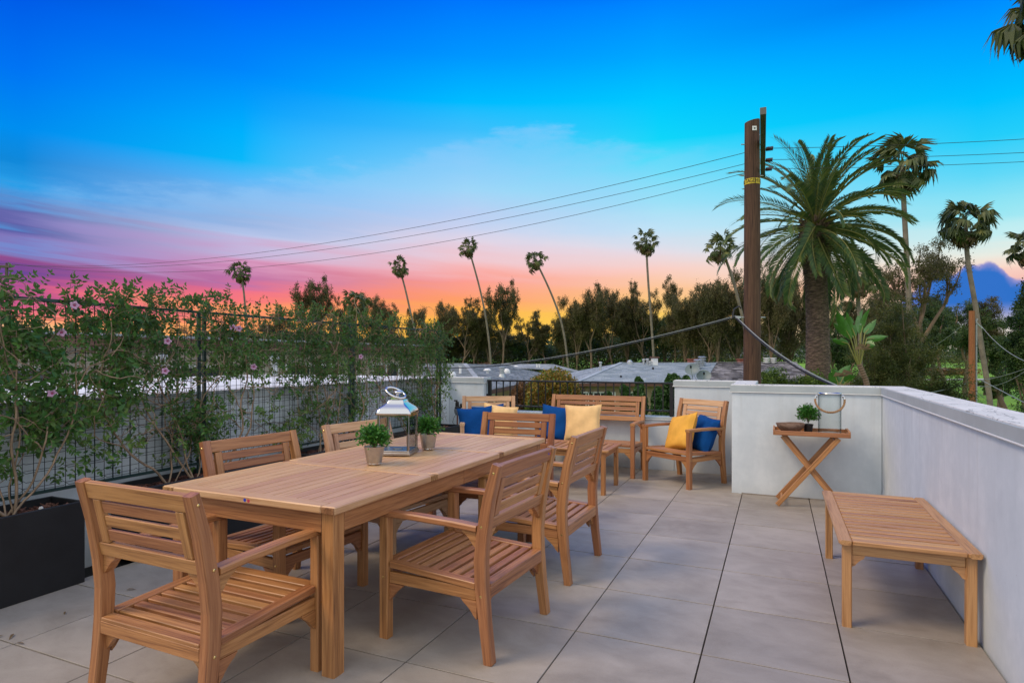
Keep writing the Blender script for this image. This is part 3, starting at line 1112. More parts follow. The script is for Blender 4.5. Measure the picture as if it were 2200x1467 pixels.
def dining_table():
    X0, X1, Y0, Y1, ZT = -2.775, -1.695, 2.055, 4.505, 0.745
    cx, cy = (X0 + X1) / 2, (Y0 + Y1) / 2
    W, L = X1 - X0, Y1 - Y0
    t = thing('dining_table', 'long teak extension dining table carrying the lantern and potted plants', 'table', (cx, cy, 0), R(-0.8))
    hw, hl = W / 2, L / 2
    TH_ = 0.034
    z = ZT - TH_ / 2
    bw = 0.075
    ylo = [-hl, -hl + 0.80, hl - 0.80, hl]
    for s in (-1, 1):
        for a, b in zip(ylo[:-1], ylo[1:]):
            e0 = 0.0 if a == -hl else 0.032
            e1 = 0.0 if b == hl else 0.032
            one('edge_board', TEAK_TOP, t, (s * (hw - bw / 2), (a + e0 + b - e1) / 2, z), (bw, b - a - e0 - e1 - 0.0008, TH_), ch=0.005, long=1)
        for yy in (ylo[1], ylo[2]):
            one('end_grain_block', ENDGRAIN, t, (s * (hw - 0.012), yy, z - 0.0005), (0.024, 0.063, TH_ - 0.001), ch=0.003, long=0)
    for yy in (ylo[1], ylo[2]):
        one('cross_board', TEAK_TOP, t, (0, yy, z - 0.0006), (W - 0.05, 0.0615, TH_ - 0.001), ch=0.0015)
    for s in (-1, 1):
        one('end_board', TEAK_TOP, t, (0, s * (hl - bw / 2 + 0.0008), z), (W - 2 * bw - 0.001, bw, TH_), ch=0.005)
        # end grain of the edge boards shows at the table ends
        for k in (-1, 1):
            one('end_grain_block', ENDGRAIN, t, (k * (hw - bw / 2), s * (hl + 0.0004), z), (bw - 0.006, 0.006, TH_ - 0.006), ch=0.002, long=1)
    n = 13
    inner = W - 2 * bw
    pit = inner / n
    for (a, b) in ((ylo[0] + bw, ylo[1] - 0.032), (ylo[1] + 0.032, ylo[2] - 0.032), (ylo[2] + 0.032, ylo[3] - bw)):
        for k in range(n):
            x = -inner / 2 + pit * (k + 0.5)
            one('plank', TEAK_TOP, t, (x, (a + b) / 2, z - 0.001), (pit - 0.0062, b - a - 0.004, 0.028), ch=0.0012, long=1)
    # apron and legs
    az, ah = ZT - TH_ - 0.046, 0.090
    ins = 0.030
    for s in (-1, 1):
        for a, b in ((-hl + ins + 0.07, -hl + 1.18), (-hl + 1.182, hl - ins - 0.07)):
            one('apron', TEAK, t, (s * (hw - ins - 0.012), (a + b) / 2, az), (0.024, b - a - 0.001, ah), ch=0.002, long=1)
        one('apron', TEAK, t, (0, s * (hl - ins - 0.012), az), (W - 2 * ins - 0.141, 0.024, ah), ch=0.002, long=0)
        for k in (-1, 1):
            MB().bar([(k * (hw - ins - 0.035), s * (hl - ins - 0.035), 0), (k * (hw - ins - 0.035), s * (hl - ins - 0.035), ZT - TH_ - 0.001)], (0.07, 0.07), 0.004).build('leg', TEAK, t)
    for x in (-0.2, 0.2):
        one('runner', TEAK, t, (x, 0, ZT - TH_ - 0.03), (0.03, L - 0.2, 0.05), ch=0.002, long=1)
    sticker('sticker', BLUEST, (0.02, -hl - 0.0004, z), (0, -1, 0), 0.0085, t)
    sticker('sticker', REDST, (0.043, -hl - 0.0004, z - 0.002), (0, -1, 0), 0.0085, t)
    return t


dining_table()
# stickers on the nearer open-side chair's top rail, outside face
r1 = [o for o in COL.objects if o.name.startswith('teak_armchair') and 'small stickers' in o.get('label', '')][0]
for i, (m_, x_) in enumerate(((BLUEST, 0.245), (REDST, 0.262))):
    sticker('sticker', m_, (x_, -0.353, 0.872), (0, -math.cos(0.214), -math.sin(0.214) * -1), 0.006, r1)


def slat_table(label, loc, rz, mat=TEAK):
    """low table 0.60 x 1.24, slats across"""
    W, L, H = 0.605, 1.27, 0.452
    t = thing('slatted_coffee_table', label, 'coffee table', loc, rz, 'low slatted teak tables')
    hw, hl = W / 2, L / 2
    z = H - 0.0125
    bw = 0.062
    for s in (-1, 1):
        # long side boards with rounded outer ends
        MB().bar([(s * (hw - bw / 2), -hl, z), (s * (hw - bw / 2), -hl + 0.014, z), (s * (hw - bw / 2), hl - 0.014, z), (s * (hw - bw / 2), hl, z)],
                 [(bw - 0.014, 0.025), (bw, 0.025), (bw, 0.025), (bw - 0.014, 0.025)], 0.006).build('side_board', mat, t)
    n = 15
    a, b = -hl + 0.003, hl - 0.003
    ends = 0.066
    for s in (-1, 1):
        one('end_board', mat, t, (0, s * (hl - 0.003 - ends / 2), z), (W - 2 * bw - 0.001, ends, 0.024), ch=0.005, long=0)
    a += ends
    b -= ends
    pit = (b - a) / n
    for k in range(n):
        one('slat', mat, t, (0, a + pit * (k + 0.5), z - 0.0035), (W - 2 * bw - 0.002, pit - 0.0205, 0.028), ch=0.003, long=0)
    one('under_batten', mat, t, (0, 0, z - 0.028), (0.04, L - 0.2, 0.02), ch=0.002, long=1)
    lg = 0.044
    for s in (-1, 1):
        for k in (-1, 1):
            MB().bar([(s * (hw - 0.04), k * (hl - 0.055), 0), (s * (hw - 0.04), k * (hl - 0.055), H - 0.026)], (lg, lg), 0.004).build('leg', mat, t)
            MB().prism(bracket_poly(0.06), (s * (hw - 0.04 - lg / 2), k * (hl - 0.055), H - 0.083), (-s, 0, 0), (0, 0, -1), (0, 1, 0), 0.018).build('bracket', mat, t)
        one('apron', mat, t, (s * (hw - 0.04), 0, H - 0.054), (0.022, L - 0.156, 0.055), ch=0.002, long=1)
        one('apron', mat, t, (0, s * (hl - 0.055), H - 0.054), (W - 0.126, 0.022, 0.055), ch=0.002, long=0)
    return t


slat_table('low slatted teak coffee table standing against the long parapet wall', (0.592, 4.135, 0), 0, TEAK_GOLD)
slat_table('low slatted teak coffee table in front of the bench', (-2.18, 6.22, 0), R(90))


# ================================================================ tray table and what stands on it
def tray_table():
    t = thing('folding_tray_table', 'folding teak butler tray on crossed legs against the white wall', 'tray table', (0.285, 6.335, 0))
    hw, hd = 0.318, 0.185
    zb, zt = 0.662, 0.712
    one('tray_base', TEAK, t, (0, 0, zb + 0.010), (2 * hw - 0.03, 2 * hd - 0.03, 0.010), ch=0.001)
    for s in (-1, 1):
        one('tray_side', TEAK, t, (0, s * (hd - 0.007), (zb + zt) / 2 - 0.004), (2 * hw, 0.014, zt - zb - 0.008), ch=0.003)
        m = MB()   # raised hand-grip ends with a slot
        x = s * (hw - 0.007)
        m.box((x, 0, zb + 0.012), (0.014, 2 * hd - 0.029, 0.024), ch=0.002)
        m.box((x, -0.12, zb + 0.034), (0.014, 0.10, 0.020), ch=0.002)
        m.box((x, 0.12, zb + 0.034), (0.014, 0.10, 0.020), ch=0.002)
        m.bar([(x, -0.165, zb + 0.044), (x, -0.08, zb + 0.056), (x, 0.08, zb + 0.056), (x, 0.165, zb + 0.044)], (0.016, 0.014), 0.003)
        m.build('tray_end', TEAK, t)
        for k in (-1, 1):
            one('joint_mark', ENDGRAIN, t, (k * (hw - 0.009), s * (hd + 0.0004), (zb + zt) / 2 - 0.004), (0.010, 0.002, 0.012), ch=0.0005)
    zl = zb - 0.002
    for (xa, xb, yo) in ((-0.29, 0.235, hd - 0.03), (0.27, -0.245, hd - 0.056)):
        for s in (-1, 1):
            p0, p1 = Vector((xa, s * yo, 0.0)), Vector((xb, s * yo, zl))
            d = (p1 - p0).normalized()
            MB().bar([p0 + d * 0.012, p1 - d * 0.012], (0.022, 0.042), 0.003, side=(0, 1, 0)).build('leg', TEAK, t)
        p0, p1 = Vector((xa, 0, 0.0)), Vector((xb, 0, zl))
        for f in (0.09, 0.94):
            q = p0.lerp(p1, f)
            MB().tube([(q.x, -yo + 0.01, q.z), (q.x, yo - 0.01, q.z)], 0.011, 10).build('crossbar', TEAK, t)
    xm, zm = -0.012, 0.345
    for s in (-1, 1):
        MB().lathe([(0, -0.003), (0.008, -0.003), (0.008, 0.003), (0, 0.003)], (xm, s * (hd - 0.018), zm), 10, 'y').build('pivot_bolt', BRASS, t)
    return t


tray_table()
TRZ = 0.6775


def bowl():
    t = thing('wooden_bowl', 'dark carved wooden bowl at the end of the tray', 'bowl', (0.115, 6.29, TRZ))
    prof = [(0.0, 0), (0.058, 0.0), (0.085, 0.018), (0.110, 0.048), (0.124, 0.084), (0.119, 0.087), (0.114, 0.083), (0.098, 0.048), (0.07, 0.022), (0.0, 0.014)]
    m = MB()
    n = 32
    vs_, gs = [], []
    for (r, z) in prof:
        for k in range(n):
            a = 2 * math.pi * k / n
            w_ = 1 + 0.03 * math.sin(a * 2 + 0.6) + 0.02 * math.sin(a * 5)
            vs_.append((r * w_ * math.cos(a), r * w_ * math.sin(a) * 0.9, z + 0.003 * math.sin(2 * a) * (z > 0.05)))
            gs.append((r * math.cos(a) * 2.5, r * math.sin(a) * 1.3, z * 1.6))
    fs = [tuple((i * n + k, i * n + (k + 1) % n, (i + 1) * n + (k + 1) % n, (i + 1) * n + k)) for i in range(len(prof) - 1) for k in range(n)]
    m.add(vs_, fs, gs)
    m.build('bowl_body', BOWLWOOD, t, smooth=True)


bowl()


def small_leaf(m, p, d, up, L, Wd, fold=0.25):
    """ovate folded leaf with a spine, 8 triangles"""
    d = d.normalized()
    s = d.cross(up)
    s = s.normalized() if s.length > 1e-5 else Vector((1, 0, 0))
    n = s.cross(d)
    f = n * Wd * fold
    h = s * (Wd / 2)
    q1, q2 = p + d * (L * 0.30), p + d * (L * 0.64) - n * (L * 0.03)
    pts = (p, q1 + h * 0.92 + f, q2 + h * 0.74 + f * .6, p + d * L - n * (L * 0.12), q2 - h * 0.74 + f * .6, q1 - h * 0.92 + f, q1, q2)
    o = len(m.v)
    for q in pts:
        m.v.append((q.x, q.y, q.z))
        m.g.append((0, 0, 0))
    m.f.extend([(o, o + 1, o + 6), (o, o + 6, o + 5), (o + 1, o + 2, o + 7, o + 6), (o + 6, o + 7, o + 4, o + 5), (o + 2, o + 3, o + 7), (o + 7, o + 3, o + 4)])


def rvec(rg=random):
    while True:
        v = Vector((rg.uniform(-1, 1), rg.uniform(-1, 1), rg.uniform(-1, 1)))
        if 0.05 < v.length < 1:
            return v.normalized()


def plant_ball(t, c, rad, n, leaf, seed, mat=POTLEAF, flat=0.85, sprigs=True):
    rg = random.Random(seed)
    m = MB()
    stems = MB()
    tips = []
    for i in range(n // 9):
        dv = rvec(rg)
        if dv.z < -0.35:
            dv.z = abs(dv.z)
        tip = Vector(c) + Vector((dv.x * rad, dv.y * rad, dv.z * rad * flat)) * rg.uniform(0.45, 1.08)
        tips.append((tip, dv))
        if i % 3 == 0:
            stems.tube([Vector(c) - Vector((0, 0, rad * 0.8)), Vector(c).lerp(tip, 0.4), tip], 0.0012, 3, False)
    for tip, dv in tips:
        for k in range(9):
            q = tip + rvec(rg) * leaf * 1.3 - dv * leaf * rg.uniform(0, 2.2)
            d = (rvec(rg) + dv * 1.3).normalized()
            small_leaf(m, q, d, rvec(rg), leaf * rg.uniform(.7, 1.25), leaf * rg.uniform(.5, .75), 0.12)
    m.build('foliage', mat, t, kind='stuff')
    stems.build('stems', VINEWOOD, t)


t = thing('potted_plant', 'small boxwood plant in a black pot on the tray behind the bowl', 'potted plant', (0.270, 6.37, TRZ))
MB().lathe([(0.0, 0), (0.034, 0), (0.043, 0.070), (0.046, 0.070), (0.046, 0.077), (0.039, 0.077), (0.037, 0.064), (0.0, 0.064)], n=20).build('pot', BLACKPLASTIC, t, smooth=False)
plant_ball(t, (0, 0, 0.158), 0.096, 2400, 0.019, 3, flat=0.98)


def hurricane():
    t = thing('glass_hurricane_lantern', 'tall glass cylinder vase with a looped rope handle on the tray', 'vase', (0.445, 6.30, TRZ))
    r, h = 0.096, 0.375
    MB().lathe([(r, 0.0), (r, h), (r - 0.004, h), (r - 0.004, 0.008), (0.0, 0.008), (0.0, 0.0)], n=56).build('glass_cylinder', GLASS, t)
    m = MB()
    m.lathe([(r + 0.002, h - 0.008), (r + 0.0035, h - 0.004), (r + 0.0035, h + 0.003), (r - 0.006, h + 0.003), (r - 0.006, h - 0.006)], n=40)
    m.build('rim', STEEL, t, smooth=True)
    MB().lathe([(0.0, 0.0), (r + 0.002, 0.0), (r + 0.002, 0.012), (0, 0.012)], n=40).build('base_ring', BRUSHED, t)
    for s in (-1, 1):
        MB().lathe([(0, -0.006), (0.012, -0.006), (0.012, 0.006), (0, 0.006)], (s * (r + 0.012), 0, h - 0.028), 12, 'x').build('handle_lug', STEEL, t)
        MB().tube([(s * (r + 0.018), 0, h - 0.028), (s * (r + 0.024), -0.008, h - 0.06)], 0.009, 8).build('rope_ferrule', STEEL, t)
    # twisted rope, hanging in front of the glass
    path = []
    for i in range(61):
        u = i / 60
        a = math.pi * u
        x = (r + 0.025) * math.cos(a)
        z = h - 0.055 - 0.115 * math.sin(a) ** 0.9
        y = -0.012 - (0.082) * math.sin(a)
        path.append(Vector((x, y, z)))
    for k in range(3):
        pts = []
        for i, p in enumerate(path):
            tq = (path[min(i + 1, 60)] - path[max(i - 1, 0)]).normalized()
            u = tq.cross(Vector((0, 1, 0))).normalized()
            w_ = tq.cross(u)
            a = 2 * math.pi * (k / 3 + i / 9)
            pts.append(p + (u * math.cos(a) + w_ * math.sin(a)) * 0.0048)
        MB().tube(pts, 0.0056, 6).build('rope_strand', ROPE, t, smooth=True)


hurricane()


# ================================================================ on the dining table
TZ = 0.7462


def silver_pot(label, loc, seed, rad):
    t = thing('potted_plant', label, 'potted plant', loc)
    MB().lathe([(0.0, 0.010), (0.044, 0.010), (0.060, 0.103), (0.0605, 0.106), (0.057, 0.106), (0.054, 0.085), (0.0, 0.085)], n=32).build('pot', BRUSHED, t, smooth=False)
    MB().lathe([(0.0, 0.0), (0.041, 0.0), (0.044, 0.004), (0.0435, 0.0105), (0.0, 0.0105)], n=32).build('base_ring', STEEL, t, smooth=False)
    plant_ball(t, (0, 0, 0.150), rad, 2000, 0.020, seed, flat=0.80)


silver_pot('boxwood plant in a brushed steel pot nearer the viewer, in front of the lantern', (-2.20, 2.985, TZ), 11, 0.088)
silver_pot('boxwood plant in a brushed steel pot behind the lantern, toward the railing', (-2.215, 3.62, TZ), 17, 0.088)


def table_lantern():
    t = thing('metal_lantern', 'polished steel and glass lantern with a ring handle on the dining table', 'lantern', (-2.305, 3.385, TZ), R(17))
    hb = 0.112
    one('base_plinth', BRUSHED, t, (0, 0, 0.010), (2 * hb, 2 * hb, 0.018), ch=0.003)
    one('base_plate', BRUSHED, t, (0, 0, 0.0245), (2 * hb - 0.008, 2 * hb - 0.008, 0.011), ch=0.002)
    hp = 0.098
    for sx in (-1, 1):
        for sy in (-1, 1):
            one('post', STEEL, t, (sx * hp, sy * hp, 0.146), (0.016, 0.016, 0.232), ch=0.002)
    for k in range(4):
        a = k * math.pi / 2
        rm = rz3(a)
        o = MB().box(rm @ Vector((0, -hp, 0.146)), (2 * hp - 0.017, 0.003, 0.230), rot=rm).build('glass_pane', GLASS, t)
        MB().box(rm @ Vector((0, -hp - 0.001, 0.2555)), (2 * hp - 0.017, 0.012, 0.012), rot=rm, ch=0.001).build('top_frame', STEEL, t)
    # roof: square bell profile
    prof = [(0.108, 0.262), (0.116, 0.265), (0.116, 0.274), (0.112, 0.283), (0.107, 0.294), (0.094, 0.308), (0.076, 0.321), (0.061, 0.333), (0.053, 0.344), (0.051, 0.356), (0.0, 0.358)]
    m = MB()
    vs_, fs = [], []
    for (r, z) in prof:
        seg = []
        for k in range(4):
            a = math.pi / 4 + k * math.pi / 2
            p0 = Vector((math.cos(a), math.sin(a), 0)) * r * 1.414
            a2 = a + math.pi / 2
            p1 = Vector((math.cos(a2), math.sin(a2), 0)) * r * 1.414
            for q in (0.0, 0.08, 0.5, 0.92):
                p = p0.lerp(p1, q)
                bulge = 1 + 0.03 * math.sin(math.pi * q)
                seg.append((p.x * bulge, p.y * bulge, z))
        vs_.extend(seg)
    nn = 16
    for i in range(len(prof) - 1):
        for k in range(nn):
            fs.append((i * nn + k, i * nn + (k + 1) % nn, (i + 1) * nn + (k + 1) % nn, (i + 1) * nn + k))
    m.add(vs_, fs)
    m.build('roof', STEEL, t, smooth=True)
    one('chimney', STEEL, t, (0, 0, 0.366), (0.078, 0.078, 0.018), ch=0.003)
    MB().lathe([(0.014, 0.358), (0.014, 0.392), (0.028, 0.398), (0.031, 0.405), (0.022, 0.413), (0.0, 0.416)], n=20).build('finial', STEEL, t, smooth=True)
    ring = []
    for k in range(33):
        a = 2 * math.pi * k / 32
        ring.append(Vector((0.064 * math.cos(a) - 0.012, -0.012 + 0.036 * math.sin(a), 0.400 + 0.022 * math.sin(a) - 0.026 * math.cos(a))))
    MB().tube(ring, 0.0085, 10, False).build('ring_handle', STEEL, t, smooth=True)
    MB().lathe([(0.0, 0.0305), (0.033, 0.0305), (0.033, 0.036), (0.0, 0.036)], n=20).build('candle_plate', BRUSHED, t)


table_lantern()


# ================================================================ cushions
def cushion(label, p, fwd, lean, roll, mat, size=0.42, thick=0.15, seed=0, squash=1.0):
    """p = centre; fwd = horizontal direction the face looks at"""
    rg = random.Random(seed)
    n = 18
    vs_, fs = [], []
    ph = [rg.uniform(0, 6) for _ in range(4)]

    def pt(i, j, s):
        u, v = i / n * 2 - 1, j / n * 2 - 1
        # corners pull out, sides pull in
        k = 1 - 0.10 * (1 - v * v) * abs(u) ** 3
        kk = 1 - 0.10 * (1 - u * u) * abs(v) ** 3
        x, z = u * k * size / 2, v * kk * size / 2 * squash
        e = max(0, (1 - u ** 4) * (1 - v ** 4)) ** 0.55
        th = thick / 2 * e
        wr = 0.007 * math.sin(u * 5 + ph[0] + v * 3) * math.sin(v * 4 + ph[1]) * e
        wr += 0.006 * math.sin(7 * (u + v) + ph[2]) * (abs(u * v)) * e
        sag = 0.012 * math.cos(v * 1.6) * s
        return (x, s * (th + wr) , z - 0.01 * (1 - v) * e)
    for s in (-1, 1):
        o = len(vs_)
        for i in range(n + 1):
            for j in range(n + 1):
                vs_.append(pt(i, j, s))
        for i in range(n):
            for j in range(n):
                a = o + i * (n + 1) + j
                q = (a, a + 1, a + n + 2, a + n + 1)
                fs.append(q if s > 0 else tuple(reversed(q)))
    m = MB()
    m.add(vs_, fs)
    o = m.build('cushion', mat, smooth=True)
    tag(o, label, 'cushion', 'scatter cushions')
    yaw = math.atan2(fwd[1], fwd[0]) - math.pi / 2
    o.rotation_euler = (Matrix.Rotation(yaw, 4, 'Z') @ Matrix.Rotation(lean, 4, 'X') @ Matrix.Rotation(roll, 4, 'Y')).to_euler()
    o.location = p
    # thin welt round the edge
    bd = [Vector(pt(i, 0, 0)) for i in range(n)] + [Vector(pt(n, j, 0)) for j in range(n)] + [Vector(pt(n - i, n, 0)) for i in range(n)] + [Vector(pt(0, n - j, 0)) for j in range(n)]
    bd = [Vector((q.x, 0, q.z)) for q in bd]
    MB().tube(bd + [bd[0]], 0.0035, 5, False).build('piping', mat, o, smooth=True)
    return o


# armchair by the railing (facing away from the railing)
fLA = Vector((math.sin(R(26)), -math.cos(R(26)), 0))
cushion('blue cushion leaning on the outer arm of the railing armchair', at(1023, 912, 7.15), (0.55, -0.8), R(14), R(4), BLUEF, 0.42, 0.15, 1)
cushion('pale yellow cushion between two blue ones on the railing armchair', at(1071, 906, 7.25), (0.35, -0.9), R(18), R(-8), CREAMF, 0.42, 0.15, 2)
cushion('blue cushion mostly hidden behind the pale yellow one on the railing armchair', at(1050, 904, 7.42), (0.35, -0.9), R(20), R(6), BLUEF, 0.40, 0.10, 3)
# bench
cushion('blue cushion on the bench, half behind the pale yellow one', at(1196, 909, 7.25), (0.05, -1), R(20), R(-5), BLUEF, 0.43, 0.15, 4)
cushion('pale yellow square cushion standing on the bench', at(1252, 908, 7.02), (0.10, -1), R(18), R(2), CREAMF, 0.43, 0.15, 5)
# corner armchair
cushion('golden yellow cushion leaning in the corner armchair', at(1463, 928, 6.80), (-0.75, -0.65), R(24), R(14), YELLOWF, 0.43, 0.16, 6)
cushion('blue cushion leaning behind the golden one in the corner armchair', at(1512, 932, 6.78), (-0.80, -0.60), R(20), R(-6), BLUEF, 0.42, 0.16, 7)


# ================================================================ planters, trellis, vines
PLX0, PLX1 = -4.235, -3.905


def planter(label, y0, y1, x0=PLX0, x1=PLX1, h=0.50, seed=0):
    L = y1 - y0
    t = thing('planter_box', label, 'planter', ((x0 + x1) / 2, (y0 + y1) / 2, 0), 0, 'black rectangular planters under the trellis')
    hx, hy = (x1 - x0) / 2, L / 2
    th = 0.022
    m = MB()
    m.box((hx - th / 2, 0, h / 2), (th, L, h), ch=0.003)
    m.box((-hx + th / 2, 0, h / 2), (th, L, h), ch=0.003)
    m.box((0, hy - th / 2, h / 2), (2 * hx - 2 * th - 0.001, th - 0.001, h - 0.001), ch=0.003)
    m.box((0, -hy + th / 2, h / 2), (2 * hx - 2 * th - 0.001, th - 0.001, h - 0.001), ch=0.003)
    m.build('planter_walls', BLACKBOX, t)
    rg = random.Random(seed)
    s = MB()
    nx, ny = 6, 24
    vs_, fs = [], []
    for i in range(nx + 1):
        for j in range(ny + 1):
            x = -hx + th + (2 * hx - 2 * th) * i / nx
            y = -hy + th + (L - 2 * th) * j / ny
            vs_.append((x, y, h - 0.055 + 0.018 * mnoise.noise(Vector((x * 7, y * 7 + seed, 0)))))
    for i in range(nx):
        for j in range(ny):
            a = i * (ny + 1) + j
            fs.append((a, a + ny + 1, a + ny + 2, a + 1))
    s.add(vs_, fs)
    s.build('soil', SOIL, t, smooth=True)
    b = MB()
    for k in range(int(620 * L)):
        x = rg.uniform(-hx + th + .01, hx - th - .01)
        y = rg.uniform(-hy + th + .01, hy - th - .01)
        r = Euler((rg.uniform(-.5, .5), rg.uniform(-.5, .5), rg.uniform(0, 6.3))).to_matrix()
        b.box((x, y, h - 0.045 + 0.018 * mnoise.noise(Vector((x * 7, y * 7 + seed, 0))) + rg.uniform(0, .012)), (rg.uniform(.015, .04), rg.uniform(.008, .018), rg.uniform(.003, .008)), rot=r)
    b.build('bark_mulch', BARK, t, kind='stuff')
    return t


PL = [(1.05, 2.37), (2.74, 4.02), (4.32, 5.60)]
planter('black planter nearest the viewer, at the left edge beside the near armchair', *PL[0], seed=1)
planter('black planter second from the viewer, behind the orange armchair', *PL[1], seed=2)
planter('black planter behind the pale armchair and the lantern', *PL[2], seed=3)
planter('black planter farthest from the viewer, below the irrigation timer', 5.86, 7.06, -4.13, -3.80, seed=4)
tg = thing('plant_tag', 'small white plant tag stuck in the bark of the nearest planter', 'plant tag', (-4.02, 2.20, 0.455), R(35))
one('tag_stake', WHITEP, tg, (0, 0, 0.012), (0.014, 0.0025, 0.05), rot=rx(0.9), ch=0.0008)
MB().lathe([(0, -0.004), (0.011, -0.004), (0.011, 0.004), (0, 0.004)], (0, -0.022, 0.03), 10, 'y').build('tag_head', WHITEP, tg)


def trellis():
    X = -4.17
    Y0, Y1 = -0.2, 7.12
    Z0, Z1 = 0.555, 1.725
    t = thing('vine_trellis', 'dark green wire mesh trellis standing behind the planters and carrying the vines', 'trellis', (X, 0, 0))
    # two layers of welded mesh
    for (dx, nm, dy, dz, oy) in ((0.018, 'front_mesh', 0.0605, 0.052, 0.0), (-0.022, 'back_mesh', 0.121, 0.104, 0.021)):
        m = MB()
        y = Y0 + oy
        while y < Y1:
            m.box((dx, y, (Z0 + Z1) / 2), (0.0028, 0.0028, Z1 - Z0))
            y += dy
        z = Z0 + 0.02 + oy * 0.5
        k = 0
        while z < Z1:
            pts = []
            yy = Y0
            # crimped cross wires
            while yy < Y1:
                pts.append((dx + 0.0036, yy, z + 0.004 * math.sin(yy * 2.2 + k)))
                pts.append((dx + 0.0036, yy + 0.17, z + 0.004 * math.sin(yy * 2.2 + k)))
                pts.append((dx + 0.0036, yy + 0.185, z + 0.009))
                pts.append((dx + 0.0036, yy + 0.20, z + 0.004 * math.sin(yy * 2.2 + k)))
                yy += 0.242
            m.tube(pts, 0.0019, 3, False)
            z += dz
            k += 1
        o = m.build(nm, WIREMESH, t)
    for (a, b) in ((Y0, 1.62), (1.66, 3.385), (3.435, 5.23), (5.285, Y1)):
        one('top_rail', GREENMETAL, t, (0, (a + b) / 2, Z1 + 0.012), (0.022, b - a, 0.020), ch=0.003)
        one('bottom_rail', GREENMETAL, t, (0, (a + b) / 2, Z0 - 0.006), (0.022, b - a, 0.020), ch=0.003)
    for y in (1.62, 1.66, 3.385, 3.435, 5.23, 5.285, 7.04, 7.115):
        one('post', GREENMETAL, t, (0.002, y, 0.87), (0.025, 0.025, 1.74), ch=0.003)


trellis()


def clump(y, z):
    """how thick the foliage is at a point of the trellis, 0..1"""
    n = 0.5 + 0.5 * mnoise.fractal(Vector((y * 2.3, z * 3.2, 4.0)), 0.9, 2.0, 4)
    top = min(1, max(0, (z - 1.06 + 0.10 * math.sin(y * 3.1)) / 0.16))
    if y < 3.0:
        top = min(1, max(0, (z - 0.98) / 0.2))
    d = top * max(0.24 if z > 1.42 else 0.10, -0.10 + 1.9 * (n - .15))
    for (cy, cz, sy, sz, a) in ((3.33, 0.82, .17, .20, 1.4), (4.35, 0.66, .16, .12, .9), (2.27, 1.02, .22, .17, .9), (2.62, .74, .20, .07, .35), (5.30, .92, .14, .20, .9), (6.6, .86, .35, .20, .7),
                                (4.65, .90, .3, .09, .5), (6.95, .70, .10, .18, .7), (5.0, .75, .25, .12, .45), (2.75, .95, .3, .1, .35), (3.8, .9, .3, .08, .35), (1.95, .82, .2, .1, .3), (7.05, 1.2, .10, .35, 1.0)):
        d = max(d, a * math.exp(-((y - cy) / sy) ** 2 - ((z - cz) / sz) ** 2) * (0.5 + n))
    d = max(d, 0.028)
    if z > 1.74:
        d *= max(0, 1 - (z - 1.74) / 0.13) * 0.55
    return min(1, d)


def sprig_geo(m, rg, p, d, L, leaf):
    """a pinnate sprig: short twig with paired leaflets"""
    pts = [p]
    q, dd = Vector(p), d.normalized()
    k = 4
    for i in range(k):
        dd = (dd + rvec(rg) * 0.25 + Vector((0, 0, -0.08))).normalized()
        q = q + dd * L / k
        pts.append(q.copy())
    for i in range(1, k + 1):
        ddr = (pts[i] - pts[i - 1]).normalized()
        sd = ddr.cross(Vector((1, 0, 0.2)) + rvec(rg) * .5)
        sd = sd.normalized() if sd.length > 1e-4 else Vector((0, 1, 0))
        for s in (-1, 1):
            if rg.random() < 0.12:
                continue
            ld = (ddr * 0.5 + sd * s + Vector((rg.uniform(-.1, .55), 0, rg.uniform(-.4, .1)))).normalized()
            l_ = leaf * rg.uniform(.7, 1.25)
            small_leaf(m, pts[i], ld, (Vector((1, 0, 0)) + rvec(rg) * .7), l_, l_ * rg.uniform(.42, .6), .12)
    small_leaf(m, pts[-1], dd, Vector((1, 0, .2)) + rvec(rg) * .5, leaf * 1.2, leaf * .55, .12)
    return pts


